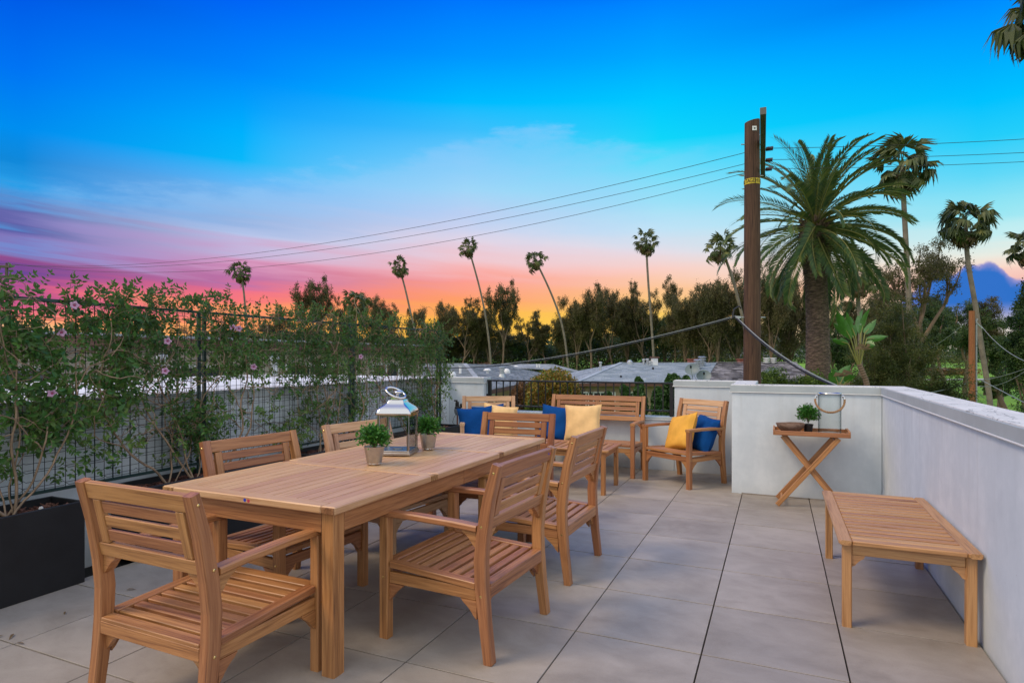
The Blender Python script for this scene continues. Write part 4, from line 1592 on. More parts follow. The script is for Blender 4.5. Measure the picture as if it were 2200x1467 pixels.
def vine(name, label, ya, yb, bases, seed, bright=0.12, parts=False):
    rg = random.Random(seed)
    t = thing(name, label, 'vine', (-4.10, (ya + yb) / 2, 0.44), 0, 'vines on the trellis')
    o = Vector(t.location)
    stems = MB()
    nodes = []

    def grow(p, d, n, r0, r1, step=0.055, wander=0.28, up=0.10, target=None):
        pts = [Vector(p)]
        q, dd = Vector(p), Vector(d).normalized()
        for i in range(n):
            dd = dd + Vector((rg.gauss(0, .10), rg.gauss(0, wander), rg.gauss(0, wander) + up))
            if q.x < -4.24:
                dd.x += .35
            if q.x > -4.03 and q.z > .62:
                dd.x -= .35
            if q.z > 1.72:
                dd.z -= .5
            if q.z < 0.60 and i > 6:
                dd.z += .4
            if q.y < ya - .15:
                dd.y += .4
            if q.y > yb + .15:
                dd.y -= .4
            dd.normalize()
            q = q + dd * step
            if q.y > 7.2:
                q.y = 7.2
            pts.append(q.copy())
        rr = [r0 + (r1 - r0) * i / n for i in range(n + 1)]
        stems.tube([p_ - o for p_ in pts], rr, 5, False)
        nodes.extend(pts[3:])
        return pts
    for (bx, by_) in bases:
        for k in range(3):
            main = grow((bx + rg.uniform(-.02, .02), by_ + rg.uniform(-.03, .03), .445), (-.12 - .06 * k, rg.uniform(-.9, .9), 1.0), rg.randint(15, 24), .0095 - .002 * k, .0035, .062, .16, .10)
            for j in range(3):
                b = rg.choice(main[6:])
                sub = grow(b, (0, rg.choice((-1, 1)) * rg.uniform(.3, 1), rg.uniform(-.2, .8)), rg.randint(10, 22), .0045, .0018, .05, .34, .05)
                for jj in range(2):
                    b2 = rg.choice(sub)
                    grow(b2, (0, rg.choice((-1, 1)), rg.uniform(-.6, .8)), rg.randint(7, 15), .0024, .0011, .04, .45, .02)
    for k in range(int(15 * (yb - ya))):          # tangled old wood woven along the mesh
        grow((rg.uniform(-4.2, -4.1), rg.uniform(ya, yb), rg.uniform(.75, 1.66)), (0, rg.choice((-1, 1)), rg.uniform(-.5, .5)), rg.randint(8, 20), .0032, .0014, .045, .36, 0)
    leaves, bleaves, twigs = MB(), MB(), MB()
    cnt = 0
    big = []
    tries = 0
    want = int(620 * (yb - ya))
    while cnt < want and tries < want * 12:
        tries += 1
        y, z = rg.uniform(ya, yb), rg.uniform(.60, 1.90)
        dn = clump(y, z)
        if rg.random() > dn:
            continue
        x = -4.15 + rg.gauss(0, .055) + (0.05 if dn > .7 and rg.random() < .5 else 0)
        x = max(-4.27, min(-3.98, x))
        p = Vector((x, y, z)) - o
        d = Vector((rg.uniform(-.2, .7), rg.uniform(-1, 1), rg.uniform(-.7, .9)))
        if z > 1.72:
            d = Vector((rg.uniform(-.2, .3), rg.uniform(-.8, .8), 1.0))
        br = rg.random() < bright or (mnoise.noise(Vector((y * 2.1, z * 2.5, 9))) > .32 and rg.random() < .6)
        pts = sprig_geo(bleaves if br else leaves, rg, p, d, rg.uniform(.06, .12), rg.uniform(.026, .045) * (1 if parts else .88))
        twigs.tube(pts, .0011, 3, False)
        cnt += 1
    # sprays standing above the top rail against the sky
    for k in range(int(9 * (yb - ya))):
        y = rg.uniform(ya, yb)
        p0 = Vector((-4.15, y, 1.70)) - o
        pts = [p0]
        dd = Vector((rg.uniform(-.2, .2), rg.uniform(-.8, .8), 1.2)).normalized()
        for i in range(rg.randint(3, 7)):
            dd = (dd + rvec(rg) * .22).normalized()
            pts.append(pts[-1] + dd * .032)
        twigs.tube(pts, .0014, 4, False)
        for q in pts[1:]:
            small_leaf(leaves, q, (rvec(rg) + Vector((0, 0, .3))), rvec(rg), rg.uniform(.022, .038), rg.uniform(.012, .018), .12)
            small_leaf(leaves, q, (rvec(rg) + dd), rvec(rg), rg.uniform(.022, .034), rg.uniform(.010, .016), .12)
    leaves.build('foliage', VINELEAF, t, kind='stuff')
    bleaves.build('young_foliage', VINELEAF2, t, kind='stuff')
    twigs.build('twigs', VINEWOOD, t, kind='stuff')
    stems.build('stems', VINEWOOD, t, smooth=True, kind='stuff')
    if parts:     # the leaves large enough to tell apart: single leaflets in front
        src = []
        for k in range(3):
            m = MB()
            small_leaf(m, Vector((0, 0, 0)), Vector((0, 0, 1)), Vector((1, 0, 0)), .046 + .006 * k, .024 + .002 * k, .14)
            src.append(m)
        objs = [s_.build('leaf', VLEAF_OBJ, t) for s_ in src]
        k = 0
        made = 0
        while made < 240:
            y, z = rg.uniform(max(ya, 1.95), yb), rg.uniform(.62, 1.74)
            if rg.random() > clump(y, z) + .05:
                continue
            loc = Vector((rg.uniform(-4.08, -3.98), y, z)) - o
            e = (rg.uniform(-1.9, 1.9), rg.uniform(-.5, .5) + .3, rg.uniform(-.6, .6))
            if made < 3:
                q = objs[made]
                q.location = loc
                q.rotation_euler = e
            else:
                inst(rg.choice(objs), t, loc, e, rg.uniform(.8, 1.2))
            made += 1
    return t


VLEAF_OBJ = leaf_mat('large_vine_leaf', (0.02, 0.07, 0.016, 1), (0.045, 0.14, 0.028, 1), (0.10, 0.22, 0.045, 1), .25, .4, per='obj')


def flower(t, p):
    m = MB()
    o = Vector(t.location)
    d = Vector((0.75, -0.5, 0.05)).normalized()
    q = d.to_track_quat('Z', 'Y').to_matrix()
    c = Vector(p) - o
    fs, vs_ = [], []
    n = 30
    for i, (r, z) in enumerate(((0.004, -0.03), (0.006, -0.012), (0.008, 0.0), (0.018, 0.006), (0.024, 0.003))):
        for k in range(n):
            a = 2 * math.pi * k / n
            w_ = 1 + (0.16 * math.cos(5 * a) if i > 2 else 0)
            vs_.append(tuple(c + q @ Vector((r * w_ * math.cos(a), r * w_ * math.sin(a), z + 0.003 * math.cos(10 * a) * (i > 2)))))
    for i in range(4):
        for k in range(n):
            fs.append((i * n + k, i * n + (k + 1) % n, (i + 1) * n + (k + 1) % n, (i + 1) * n + k))
    m.add(vs_, fs)
    f = m.build('flower', PETAL, t, smooth=True)
    th = MB()
    th.add([tuple(c + q @ Vector((0.007 * math.cos(2 * math.pi * k / 10), 0.007 * math.sin(2 * math.pi * k / 10), -0.001))) for k in range(10)], [tuple(range(10))])
    th.build('flower_throat', PETALIN, f)


v1 = vine('climbing_vine', 'leafy climbing vine with pink flowers growing from the planter nearest the viewer', 1.3, 2.80, [(-4.05, 1.55), (-4.03, 2.02), (-4.06, 2.06)], 21, .20, True)
v2 = vine('climbing_vine', 'climbing vine from the planter behind the orange armchair, dense low clump', 2.70, 4.15, [(-4.05, 3.05), (-4.03, 3.22), (-4.08, 3.55)], 22, .07)
v3 = vine('climbing_vine', 'climbing vine rising behind the pale armchair with bare twisted stems', 4.10, 5.65, [(-4.05, 4.62), (-4.07, 5.1)], 23, .16)
v4 = vine('climbing_vine', 'climbing vine covering the far end of the trellis behind the lantern', 5.60, 7.18, [(-4.0, 6.1), (-4.02, 6.75)], 24, .10)


def on_trellis(px, py, X=-4.02):
    l = (px - CXP) / FPX
    d = X / (l * CT - ST)
    return at(px, py, d)


for (px, py, v_) in ((160, 716 - 60, v1), (112, 845, v1), (132, 714, v1), (355, 797, v2), (545, 788, v3), (360, 733, v2), (500, 704, v2), (775, 766, v4), (513, 706, v3)):
    flower(v_, on_trellis(px, py))


# ---------------------------------------------------------------- irrigation timer on the corner wall
def timer():
    t = thing('irrigation_timer', 'black and grey irrigation valve with copper pipes on the corner wall', 'valve', at(984, 905, 8.35), R(20))
    one('valve_head', BLACKPLASTIC, t, (0, 0, 0.19), (0.085, 0.08, 0.035), ch=0.01)
    MB().lathe([(0, 0.19), (0.026, 0.19), (0.026, 0.26), (0.020, 0.275), (0, 0.275)], (-0.012, 0, 0), 12).build('timer_knob', BLACKPLASTIC, t)
    MB().lathe([(0, 0.19), (0.028, 0.19), (0.031, 0.225), (0.024, 0.245), (0, 0.247)], (0.055, 0.0, 0.0), 12).build('solenoid', BLACKPLASTIC, t)
    MB().box((-0.03, 0, 0.285), (0.05, 0.03, 0.02), ch=0.005).build('knob_handle', BLACKPLASTIC, t)
    MB().lathe([(0, 0.09), (0.045, 0.09), (0.06, 0.12), (0.066, 0.155), (0.066, 0.172), (0, 0.172)], (0.01, 0, 0), 16).build('valve_body', GREYPLASTIC, t)
    MB().tube([(-0.01, 0, 0.09), (-0.01, 0, -0.04), (-0.05, -0.01, -0.075), (-0.15, -0.02, -0.09)], 0.010, 8).build('supply_pipe', COPPER, t)
    MB().tube([(0.05, 0, 0.09), (0.05, 0, -0.14)], 0.011, 8).build('riser_pipe', COPPER, t)
    MB().tube([(0.045, -0.02, 0.085), (0.07, -0.03, 0.04), (0.125, -0.03, -0.035)], [0.018, 0.026, 0.024], 10).build('filter_barrel', BLACKPLASTIC, t)
    MB().tube([(0.062, -0.052, 0.055), (0.078, -0.056, 0.03)], 0.006, 8).build('red_lever', REDPLASTIC, t)
    MB().lathe([(0, -0.02), (0.02, -0.02), (0.02, 0.02), (0, 0.02)], (-0.02, -0.01, -0.06), 10).build('brass_fitting', BRASS, t)
    pts = [(0.0, -0.03, 0.13), (-0.05, -0.035, 0.06), (-0.07, -0.035, -0.01), (-0.03, -0.03, -0.055)]
    MB().tube(pts, 0.003, 5).build('wire', CABLE, t)


timer()

# a few dry leaves on the pavers
rg = random.Random(5)
DRY = plain('dry_leaf', (0.14, 0.09, 0.04), 0.8)
WHERE = ['at the left edge in front of the near planter', 'by the left edge, second of a close pair', 'in the open gap left of the near armchair', 'just off the near corner of the black planter',
         'lowest of those at the left edge', 'beside the black planter base behind the near armchair', 'in the shade under the dining table']
for i, (px, py) in enumerate(((8, 1365), (30, 1362), (140, 1315), (270, 1268), (52, 1384), (215, 1215), (700, 1200))):
    d = FPX * EYE / (py - HYP)
    p = at(px, py, d)
    m = MB()
    small_leaf(m, Vector((0, 0, 0.004)), Vector((1, 0, 0.05)), Vector((0, 0, 1)), rg.uniform(.035, .07), rg.uniform(.008, .016), .2)
    o = m.build('fallen_leaf', DRY, loc=(p.x, p.y, 0.001))
    o.rotation_euler = (0, 0, rg.uniform(0, 6))
    tag(o, 'dry brown leaf on the pavers ' + WHERE[i], 'leaf', 'dry leaves on the pavers')


# ================================================================ beyond the terrace: buildings
def roof_cells(m, e0, e1, r0, r1, cw, ch, seed, lift=0.02):
    """overlapping shingles on the sloping quad e0-e1 (eave) r0-r1 (ridge)"""
    rg = random.Random(seed)
    e0, e1, r0, r1 = map(Vector, (e0, e1, r0, r1))
    rows = max(3, int((r0 - e0).length / ch))
    n = (e1 - e0).cross(r0 - e0).normalized()
    if n.z < 0:
        n = -n
    m.add([tuple(e0 - n * .01), tuple(e1 - n * .01), tuple(r1 - n * .01), tuple(r0 - n * .01)], [(0, 1, 2, 3)])
    for i in range(rows):
        a, b = i / rows, (i + 1.25) / rows
        b = min(1, b)
        l0, l1 = e0.lerp(r0, a), e1.lerp(r1, a)
        u0, u1 = e0.lerp(r0, b), e1.lerp(r1, b)
        W = (l1 - l0).length
        k = max(1, int(W / cw))
        offs = rg.random() * .8
        cuts = [0.0]
        for j in range(k):
            cuts.append(min(1, (j + offs + rg.uniform(-.12, .12)) / k))
        cuts.append(1.0)
        for c0, c1 in zip(cuts[:-1], cuts[1:]):
            if c1 - c0 < 0.001:
                continue
            h = lift * rg.uniform(.7, 1.3)
            g = 0.004 / W
            p = [l0.lerp(l1, c0 + g) + n * h, l0.lerp(l1, c1 - g) + n * h, u0.lerp(u1, c1 - g) + n * .003, u0.lerp(u1, c0 + g) + n * .003]
            q = [l0.lerp(l1, c0 + g), l0.lerp(l1, c1 - g)]
            m.add([tuple(x) for x in p + q], [(0, 1, 2, 3), (4, 5, 1, 0)])


def window(t, p, w, h, nv=1, nh=0, depth=0.06):
    """framed window on a face looking to -y of the thing's frame; p = centre"""
    f = MB()
    b = 0.055
    f.box((p[0], p[1], p[2] + h / 2 - b / 2), (w, depth, b), ch=0.004)
    f.box((p[0], p[1], p[2] - h / 2 + b / 2), (w, depth, b), ch=0.004)
    for s in (-1, 1):
        f.box((p[0] + s * (w / 2 - b / 2), p[1], p[2]), (b, depth, h - 2 * b - 0.002), ch=0.004)
    for k in range(1, nv + 1):
        f.box((p[0] - w / 2 + w * k / (nv + 1), p[1] - .005, p[2]), (0.035, depth - .015, h - 2 * b - .002), ch=0.003)
    for k in range(1, nh + 1):
        f.box((p[0], p[1] - .003, p[2] - h / 2 + h * k / (nh + 1)), (w - 2 * b - .002, depth - .025, 0.025), ch=0.003)
    fo = f.build('window', WHITEP, t)
    MB().box((p[0], p[1] + 0.012, p[2]), (w - b, 0.01, h - b)).build('pane', PANE, fo)
    return fo


def L3(l, d, z):
    return (l, d, z)


def house_a():
    t = thing('ranch_house', 'low house with a blue-grey shingle hip roof behind the railing and cypresses', 'house', (0, 0, 0), TH)
    e, r = 0.30, 1.107
    body = MB()
    body.box((8.0, 31.5, (GZ + e) / 2), (9.6, 10.0, e - GZ - 0.06), ch=0.0)
    body.build('wall', TANWALL, t)
    m = MB()
    roof_cells(m, (2.7, 26, e), (8.24, 26, e), (5.77, 32, r), (10.8, 32, r), 0.34, 0.17, 1)
    roof_cells(m, (2.7, 38, e), (2.7, 26, e), (5.77, 32.01, r), (5.77, 32, r), 0.34, 0.17, 2)
    roof_cells(m, (12.9, 38, e), (2.7, 38, e), (10.8, 32, r), (5.77, 32, r), 0.5, 0.4, 3)
    rf = m.build('roof', SHINGLE, t)
    m = MB()
    m.box((5.5, 25.96, e - 0.07), (5.6, 0.05, 0.13), ch=.004)
    m.box((2.68, 32, e - 0.07), (0.05, 12, 0.13), ch=.004)
    m.build('fascia', EAVE, t)
    MB().box((7.8, 32, e - 0.10), (10.1, 11.9, 0.05)).build('soffit', TANWALL, t)
    MB().bar([(5.77, 32, r + .02), (10.8, 32, r + .02)], (0.22, .03), .005, side=(0, 1, 0)).build('ridge_cap', SHINGLE, rf)
    MB().bar([(2.7, 26, e + .03), (5.77, 32, r + .03)], (0.2, .03), .005, side=(1, -.5, 0)).build('ridge_cap', SHINGLE, rf)
    for (px, w_, nh) in ((1259, .7, 0), (1290, 1.1, 3), (1310, .5, 0), (1360, .9, 2), (1420, .8, 2), (1460, .8, 1)):
        window(t, ((px - CXP) / FPX * 26.48, 26.47, -0.62), w_, 1.05, 1, nh)

    def on_roof(px, py_foot):
        # depth where the sight line meets the front slope
        s = (r - e) / 6.0
        k = (HYP - py_foot) / FPX
        d = (EYE - e + s * 26) / (s - k)
        return (px - CXP) / FPX * d, d, EYE + k * d
    for (px, py, rr, h, cap) in ((1290, 797, .055, .42, 1), (1383, 783, .06, .26, 1), (1391, 783, .07, .28, 1), (1397, 785, .06, .20, 1), (1403, 794, .05, .12, 0), (1334, 811, .04, .10, 0)):
        l, d, z = on_roof(px, py)
        mm = MB()
        mm.lathe([(0, -0.05), (rr, -0.05), (rr, h), (0, h)], (l, d, z), 12)
        if cap:
            mm.lathe([(0, h - .05), (rr * 1.5, h - .05), (rr * 1.5, h), (rr * 1.1, h + .03), (0, h + .03)], (l, d, z), 12)
        else:
            mm.lathe([(0, -.03), (rr * 2.6, -.03), (rr, .03), (0, .04)], (l, d, z), 12)
        mm.build('vent_pipe', GALV if cap else BLACKPLASTIC, t)
    for (px, py) in ((1499, 793), (1508, 786)):
        l, d, z = on_roof(px, py)
        mm = MB()
        for k in range(4):
            mm.lathe([(0, k * .12), (.10, k * .12), (.10, k * .12 + .05), (.19, k * .12 + .06), (.20, k * .12 + .10), (.12, k * .12 + .13), (0, k * .12 + .13)], (l, d, z), 18)
        mm.build('stacked_vent', GALV, t)
    l, d, z = on_roof(1406, 784)
    mm = MB().box((l, d, z + .15), (.30, .30, .40), ch=.01)
    mm.build('chimney', WHITEP, t)
    MB().box((l, d, z + .39), (.42, .42, .07), ch=.01).build('chimney_cap', EAVE, t)
    l, d, z = on_roof(1353, 782)
    MB().lathe([(.0, -.02), (.16, -.02), (.15, .12), (.08, .20), (0, .22)], (l, d, z), 14).build('dome_vent', GALV, t)
    return t, on_roof


HA, on_roof_a = house_a()


def dish(label, px, py, d, mast, rz=0.0):
    t = thing('satellite_dish', label, 'satellite dish', at(px, py, d), TH + rz, 'satellite dishes on the roof edge')
    q = Euler((R(62), 0, R(-28))).to_matrix()
    m = MB()
    n = 24
    vs_, fs = [], []
    for i in range(7):
        r = 0.31 * i / 6
        for k in range(n):
            a = 2 * math.pi * k / n
            vs_.append(tuple(q @ Vector((r * math.cos(a), r * .92 * math.sin(a), 0.9 * r * r)) + Vector((0, 0, mast))))
    for i in range(6):
        for k in range(n):
            fs.append((i * n + k, i * n + (k + 1) % n, (i + 1) * n + (k + 1) % n, (i + 1) * n + k))
    m.add(vs_, fs)
    m.build('reflector', DISHGREY, t, smooth=True)
    MB().tube([Vector((0, 0, mast)) + q @ Vector((0, -.28, .07)), Vector((0, 0, mast)) + q @ Vector((0, -.05, .38))], .012, 6).build('feed_arm', GALV, t)
    MB().tube([Vector((0, 0, mast)) + q @ Vector((0, -.08, .36)), Vector((0, 0, mast)) + q @ Vector((0, .0, .44))], .04, 8).build('receiver', BLACKPLASTIC, t)
    MB().tube([(0, 0.03, -.05), (0, 0.03, mast - .02)], .022, 8).build('mast', GALV, t)
    MB().tube([(0.25, 0.03, -.05), (0, 0.03, mast * .7)], .010, 6).build('brace', GALV, t)


dish('grey satellite dish on a mast, left of two on the shingle roof', 1488, 817, 26.3, 0.44)
dish('grey satellite dish lower on the roof, right of two', 1512, 822, 26.2, 0.26, .2)
dish('pale satellite dish low on the old shake roof beside the hedge', 1660, 812, 25.0, 0.16, .3)


def house_shake():
    t = thing('shake_roof_house', 'low house with a weathered shake roof behind the utility pole', 'house', (0, 0, 0), TH)
    e, r = 0.33, 1.10
    MB().box((12.6, 31.6, (GZ + e) / 2), (5.0, 9.6, e - GZ - 0.06)).build('wall', TANWALL, t)
    m = MB()
    roof_cells(m, (8.25, 25.9, e), (13.3, 25.9, e), (10.82, 32.0, r + .01), (15.0, 32.0, r + .01), 0.26, 0.24, 5, .035)
    roof_cells(m, (15.0, 38, e), (10.0, 38, e), (15.0, 32, r), (10.82, 32, r), 0.5, 0.4, 6, .03)
    rf = m.build('roof', SHAKE, t)
    MB().bar([(10.82, 32, r + .05), (15.0, 32, r + .05)], (0.26, .04), .006, side=(0, 1, 0)).build('ridge_cap', SHAKE, rf)
    MB().box((10.8, 25.86, e - .08), (5.1, .05, .14)).build('fascia', EAVE, t)
    for (px, h, w_) in ((1647, .26, .13), (1661, .32, .13)):
        l = (px - CXP) / FPX * 31.6
        mm = MB()
        for k in range(3):
            mm.lathe([(0, k * .10), (w_ * .7, k * .10), (w_ * .7, k * .10 + .04), (w_ * 1.3, k * .10 + .05), (w_ * 1.3, k * .10 + .08), (0, k * .10 + .09)], (l, 31.6, r + .0), 14)
        mm.build('stacked_vent', WHITEP, t)
    for px in (1487, 1595):
        l = (px - CXP) / FPX * 33.5
        MB().box((l, 33.5, r + .05), (.42, .42, .28), ch=.01).build('brick_chimney', BRICK, t)
        MB().box((l, 33.5, r + .21), (.5, .5, .05), ch=.01).build('chimney_cap', BRICK, t)


house_shake()


def house_b():
    t = thing('grey_roof_house', 'low house with a plain grey shingle roof behind the corner wall and the golden bush', 'house', (0, 0, 0), TH)
    e = 0.30
    m = MB()
    A, B_, D, C_ = (-10.5, 17.5, e), (-.85, 20, e), (-2.25, 29.0, 1.09), (-9.5, 27.5, 1.09)
    E, F_ = (2.6, 35, e), (-.4, 37.5, .95)
    roof_cells(m, A, B_, C_, D, 0.36, 0.18, 11)
    roof_cells(m, B_, E, D, F_, 0.36, 0.18, 12)
    roof_cells(m, (-.6, 36.0, .82), (4.2, 36.2, .55), (-.7, 38.5, 1.02), (2.6, 38.6, .98), .36, .2, 13)
    roof_cells(m, (2.6, 41, e), (-10.5, 41, e), (-.4, 37.5, .95), (-9.5, 32, 1.09), 0.6, 0.5, 14)
    roof_cells(m, C_, D, (-9.5, 32, 1.09), F_, 0.6, 0.5, 15)
    rf = m.build('roof', SHINGLE2, t)
    MB().bar([(B_[0], B_[1], e + .02), (D[0], D[1], D[2] + .02)], (.2, .03), .005, side=(1, .2, 0)).build('ridge_cap', SHINGLE2, rf)
    MB().bar([(C_[0], C_[1], C_[2] + .02), (D[0], D[1], D[2] + .02)], (.2, .03), .005, side=(0, 1, 0)).build('ridge_cap', SHINGLE2, rf)
    m = MB()
    m.bar([(A[0], A[1], e - .08), (B_[0], B_[1] - .02, e - .08)], (.05, .14), .004, side=(.25, -1, 0))
    m.bar([(B_[0], B_[1] - .02, e - .08), (E[0], E[1], e - .08)], (.05, .14), .004, side=(1, -.23, 0))
    m.build('fascia', EAVE, t)
    w = MB()
    zz0, zz1 = GZ, e - .03
    pts = [(-10.2, 18.3), (-1.45, 20.6), (1.9, 34.5), (-10.2, 34.5)]
    vs_ = [(x, y, z) for z in (zz0, zz1) for (x, y) in pts]
    w.add(vs_, [(0, 1, 5, 4), (1, 2, 6, 5), (2, 3, 7, 6), (3, 0, 4, 7), (4, 5, 6, 7)])
    w.build('wall', TANWALL, t)
    # windows on the side that looks to the right front
    u = Vector((1.9 + 1.45, 34.5 - 20.6, 0)).normalized()
    for s_ in (1.0, 2.6):
        p = Vector((-1.45, 20.6, 0)) + u * s_
        f = window(t, (0, 0, 0), .95, 1.0, 1, 0)
        rm = Matrix.Rotation(math.atan2(u.y, u.x), 4, 'Z')
        f.matrix_local = Matrix.Translation((p.x + .03, p.y, -.50)) @ rm
    for (px, py, d, kind) in ((989, 797, 24.5, 'pipe'), (1078, 806, 26.5, 'stack'), (1047, 799, 25, 'mush'), (970, 806, 22.5, 'half'), (1088, 799, 27.5, 'half'), (1154, 789, 37, 'pipe'), (1159, 789, 37, 'pipe'), (1109, 790, 37, 'mush')):
        p = at(px, py, d)
        l = (px - CXP) / FPX * d
        z = p.z
        mm = MB()
        if kind == 'pipe':
            mm.lathe([(0, -.1), (.05, -.1), (.05, .16), (.07, .16), (.07, .20), (0, .20)], (l, d, z), 12)
        elif kind == 'stack':
            mm.lathe([(0, -.1), (.18, -.1), (.12, .04), (.11, .09), (.13, .10), (.13, .15), (.10, .16), (.10, .20), (.13, .21), (.13, .26), (.10, .27), (.10, .31), (.14, .32), (.14, .36), (0, .38)], (l, d, z), 16)
        elif kind == 'mush':
            mm.lathe([(0, -.05), (.06, -.05), (.06, .06), (.16, .06), (.15, .10), (.08, .14), (0, .145)], (l, d, z), 14)
        else:
            mm.lathe([(0, -.05), (.17, -.05), (.17, .04), (.13, .11), (.06, .15), (0, .16)], (l, d, z), 14)
        mm.build({'pipe': 'vent_pipe', 'stack': 'chimney_pipe', 'mush': 'mushroom_vent', 'half': 'dome_vent'}[kind], WHITEP if kind != 'stack' else GALV, t)


house_b()


def apartment():
    t = thing('apartment_building', 'beige stucco building seen through the trellis beyond the white flat roof', 'building', (0, 0, 0))
    x = -9.4
    MB().box((x - 3.0, 7.5, (GZ + 1.62) / 2), (6.0, 15.0, 1.62 - GZ)).build('wall', BEIGE, t)
    MB().box((x - 2.9, 7.5, 1.68), (6.5, 15.6, 0.12), ch=.01).build('roof', SHINGLE2, t)
    MB().box((x + .36, 7.5, 1.62), (.05, 15.7, .16), ch=.005).build('fascia', EAVE, t)
    for y, w_ in ((1.6, 1.2), (4.6, 1.5), (7.6, 1.2), (10.4, 1.5), (13.2, 1.2)):
        f = window(t, (0, 0, 0), w_, .95, 1, 0)
        f.matrix_local = Matrix.Translation((x + .03, y, .78)) @ Matrix.Rotation(R(90), 4, 'Z')


apartment()


def flat_roof():
    t = thing('flat_roof_building', 'low building with a white flat roof just beyond the trellis wall', 'building', (0, 0, 0))
    MB().box((-6.63, 3.5, (GZ + 1.02) / 2), (4.0, 10.0, 1.02 - GZ)).build('wall', BEIGE, t)
    MB().box((-6.63, 3.5, 1.05), (4.12, 10.1, .055), ch=.01).build('roof', FLATROOF, t)
    for (y, h) in ((3.4, .25), (5.6, .3), (7.6, .28)):
        MB().lathe([(0, 0), (.05, 0), (.05, h), (.08, h), (.08, h + .05), (0, h + .06)], (-7.6, y, 1.07), 12).build('vent_pipe', GALV, t)


flat_roof()


# ================================================================ poles and wires
ARMEND = plain('weathered_end_grain', (0.13, 0.125, 0.12), .9)


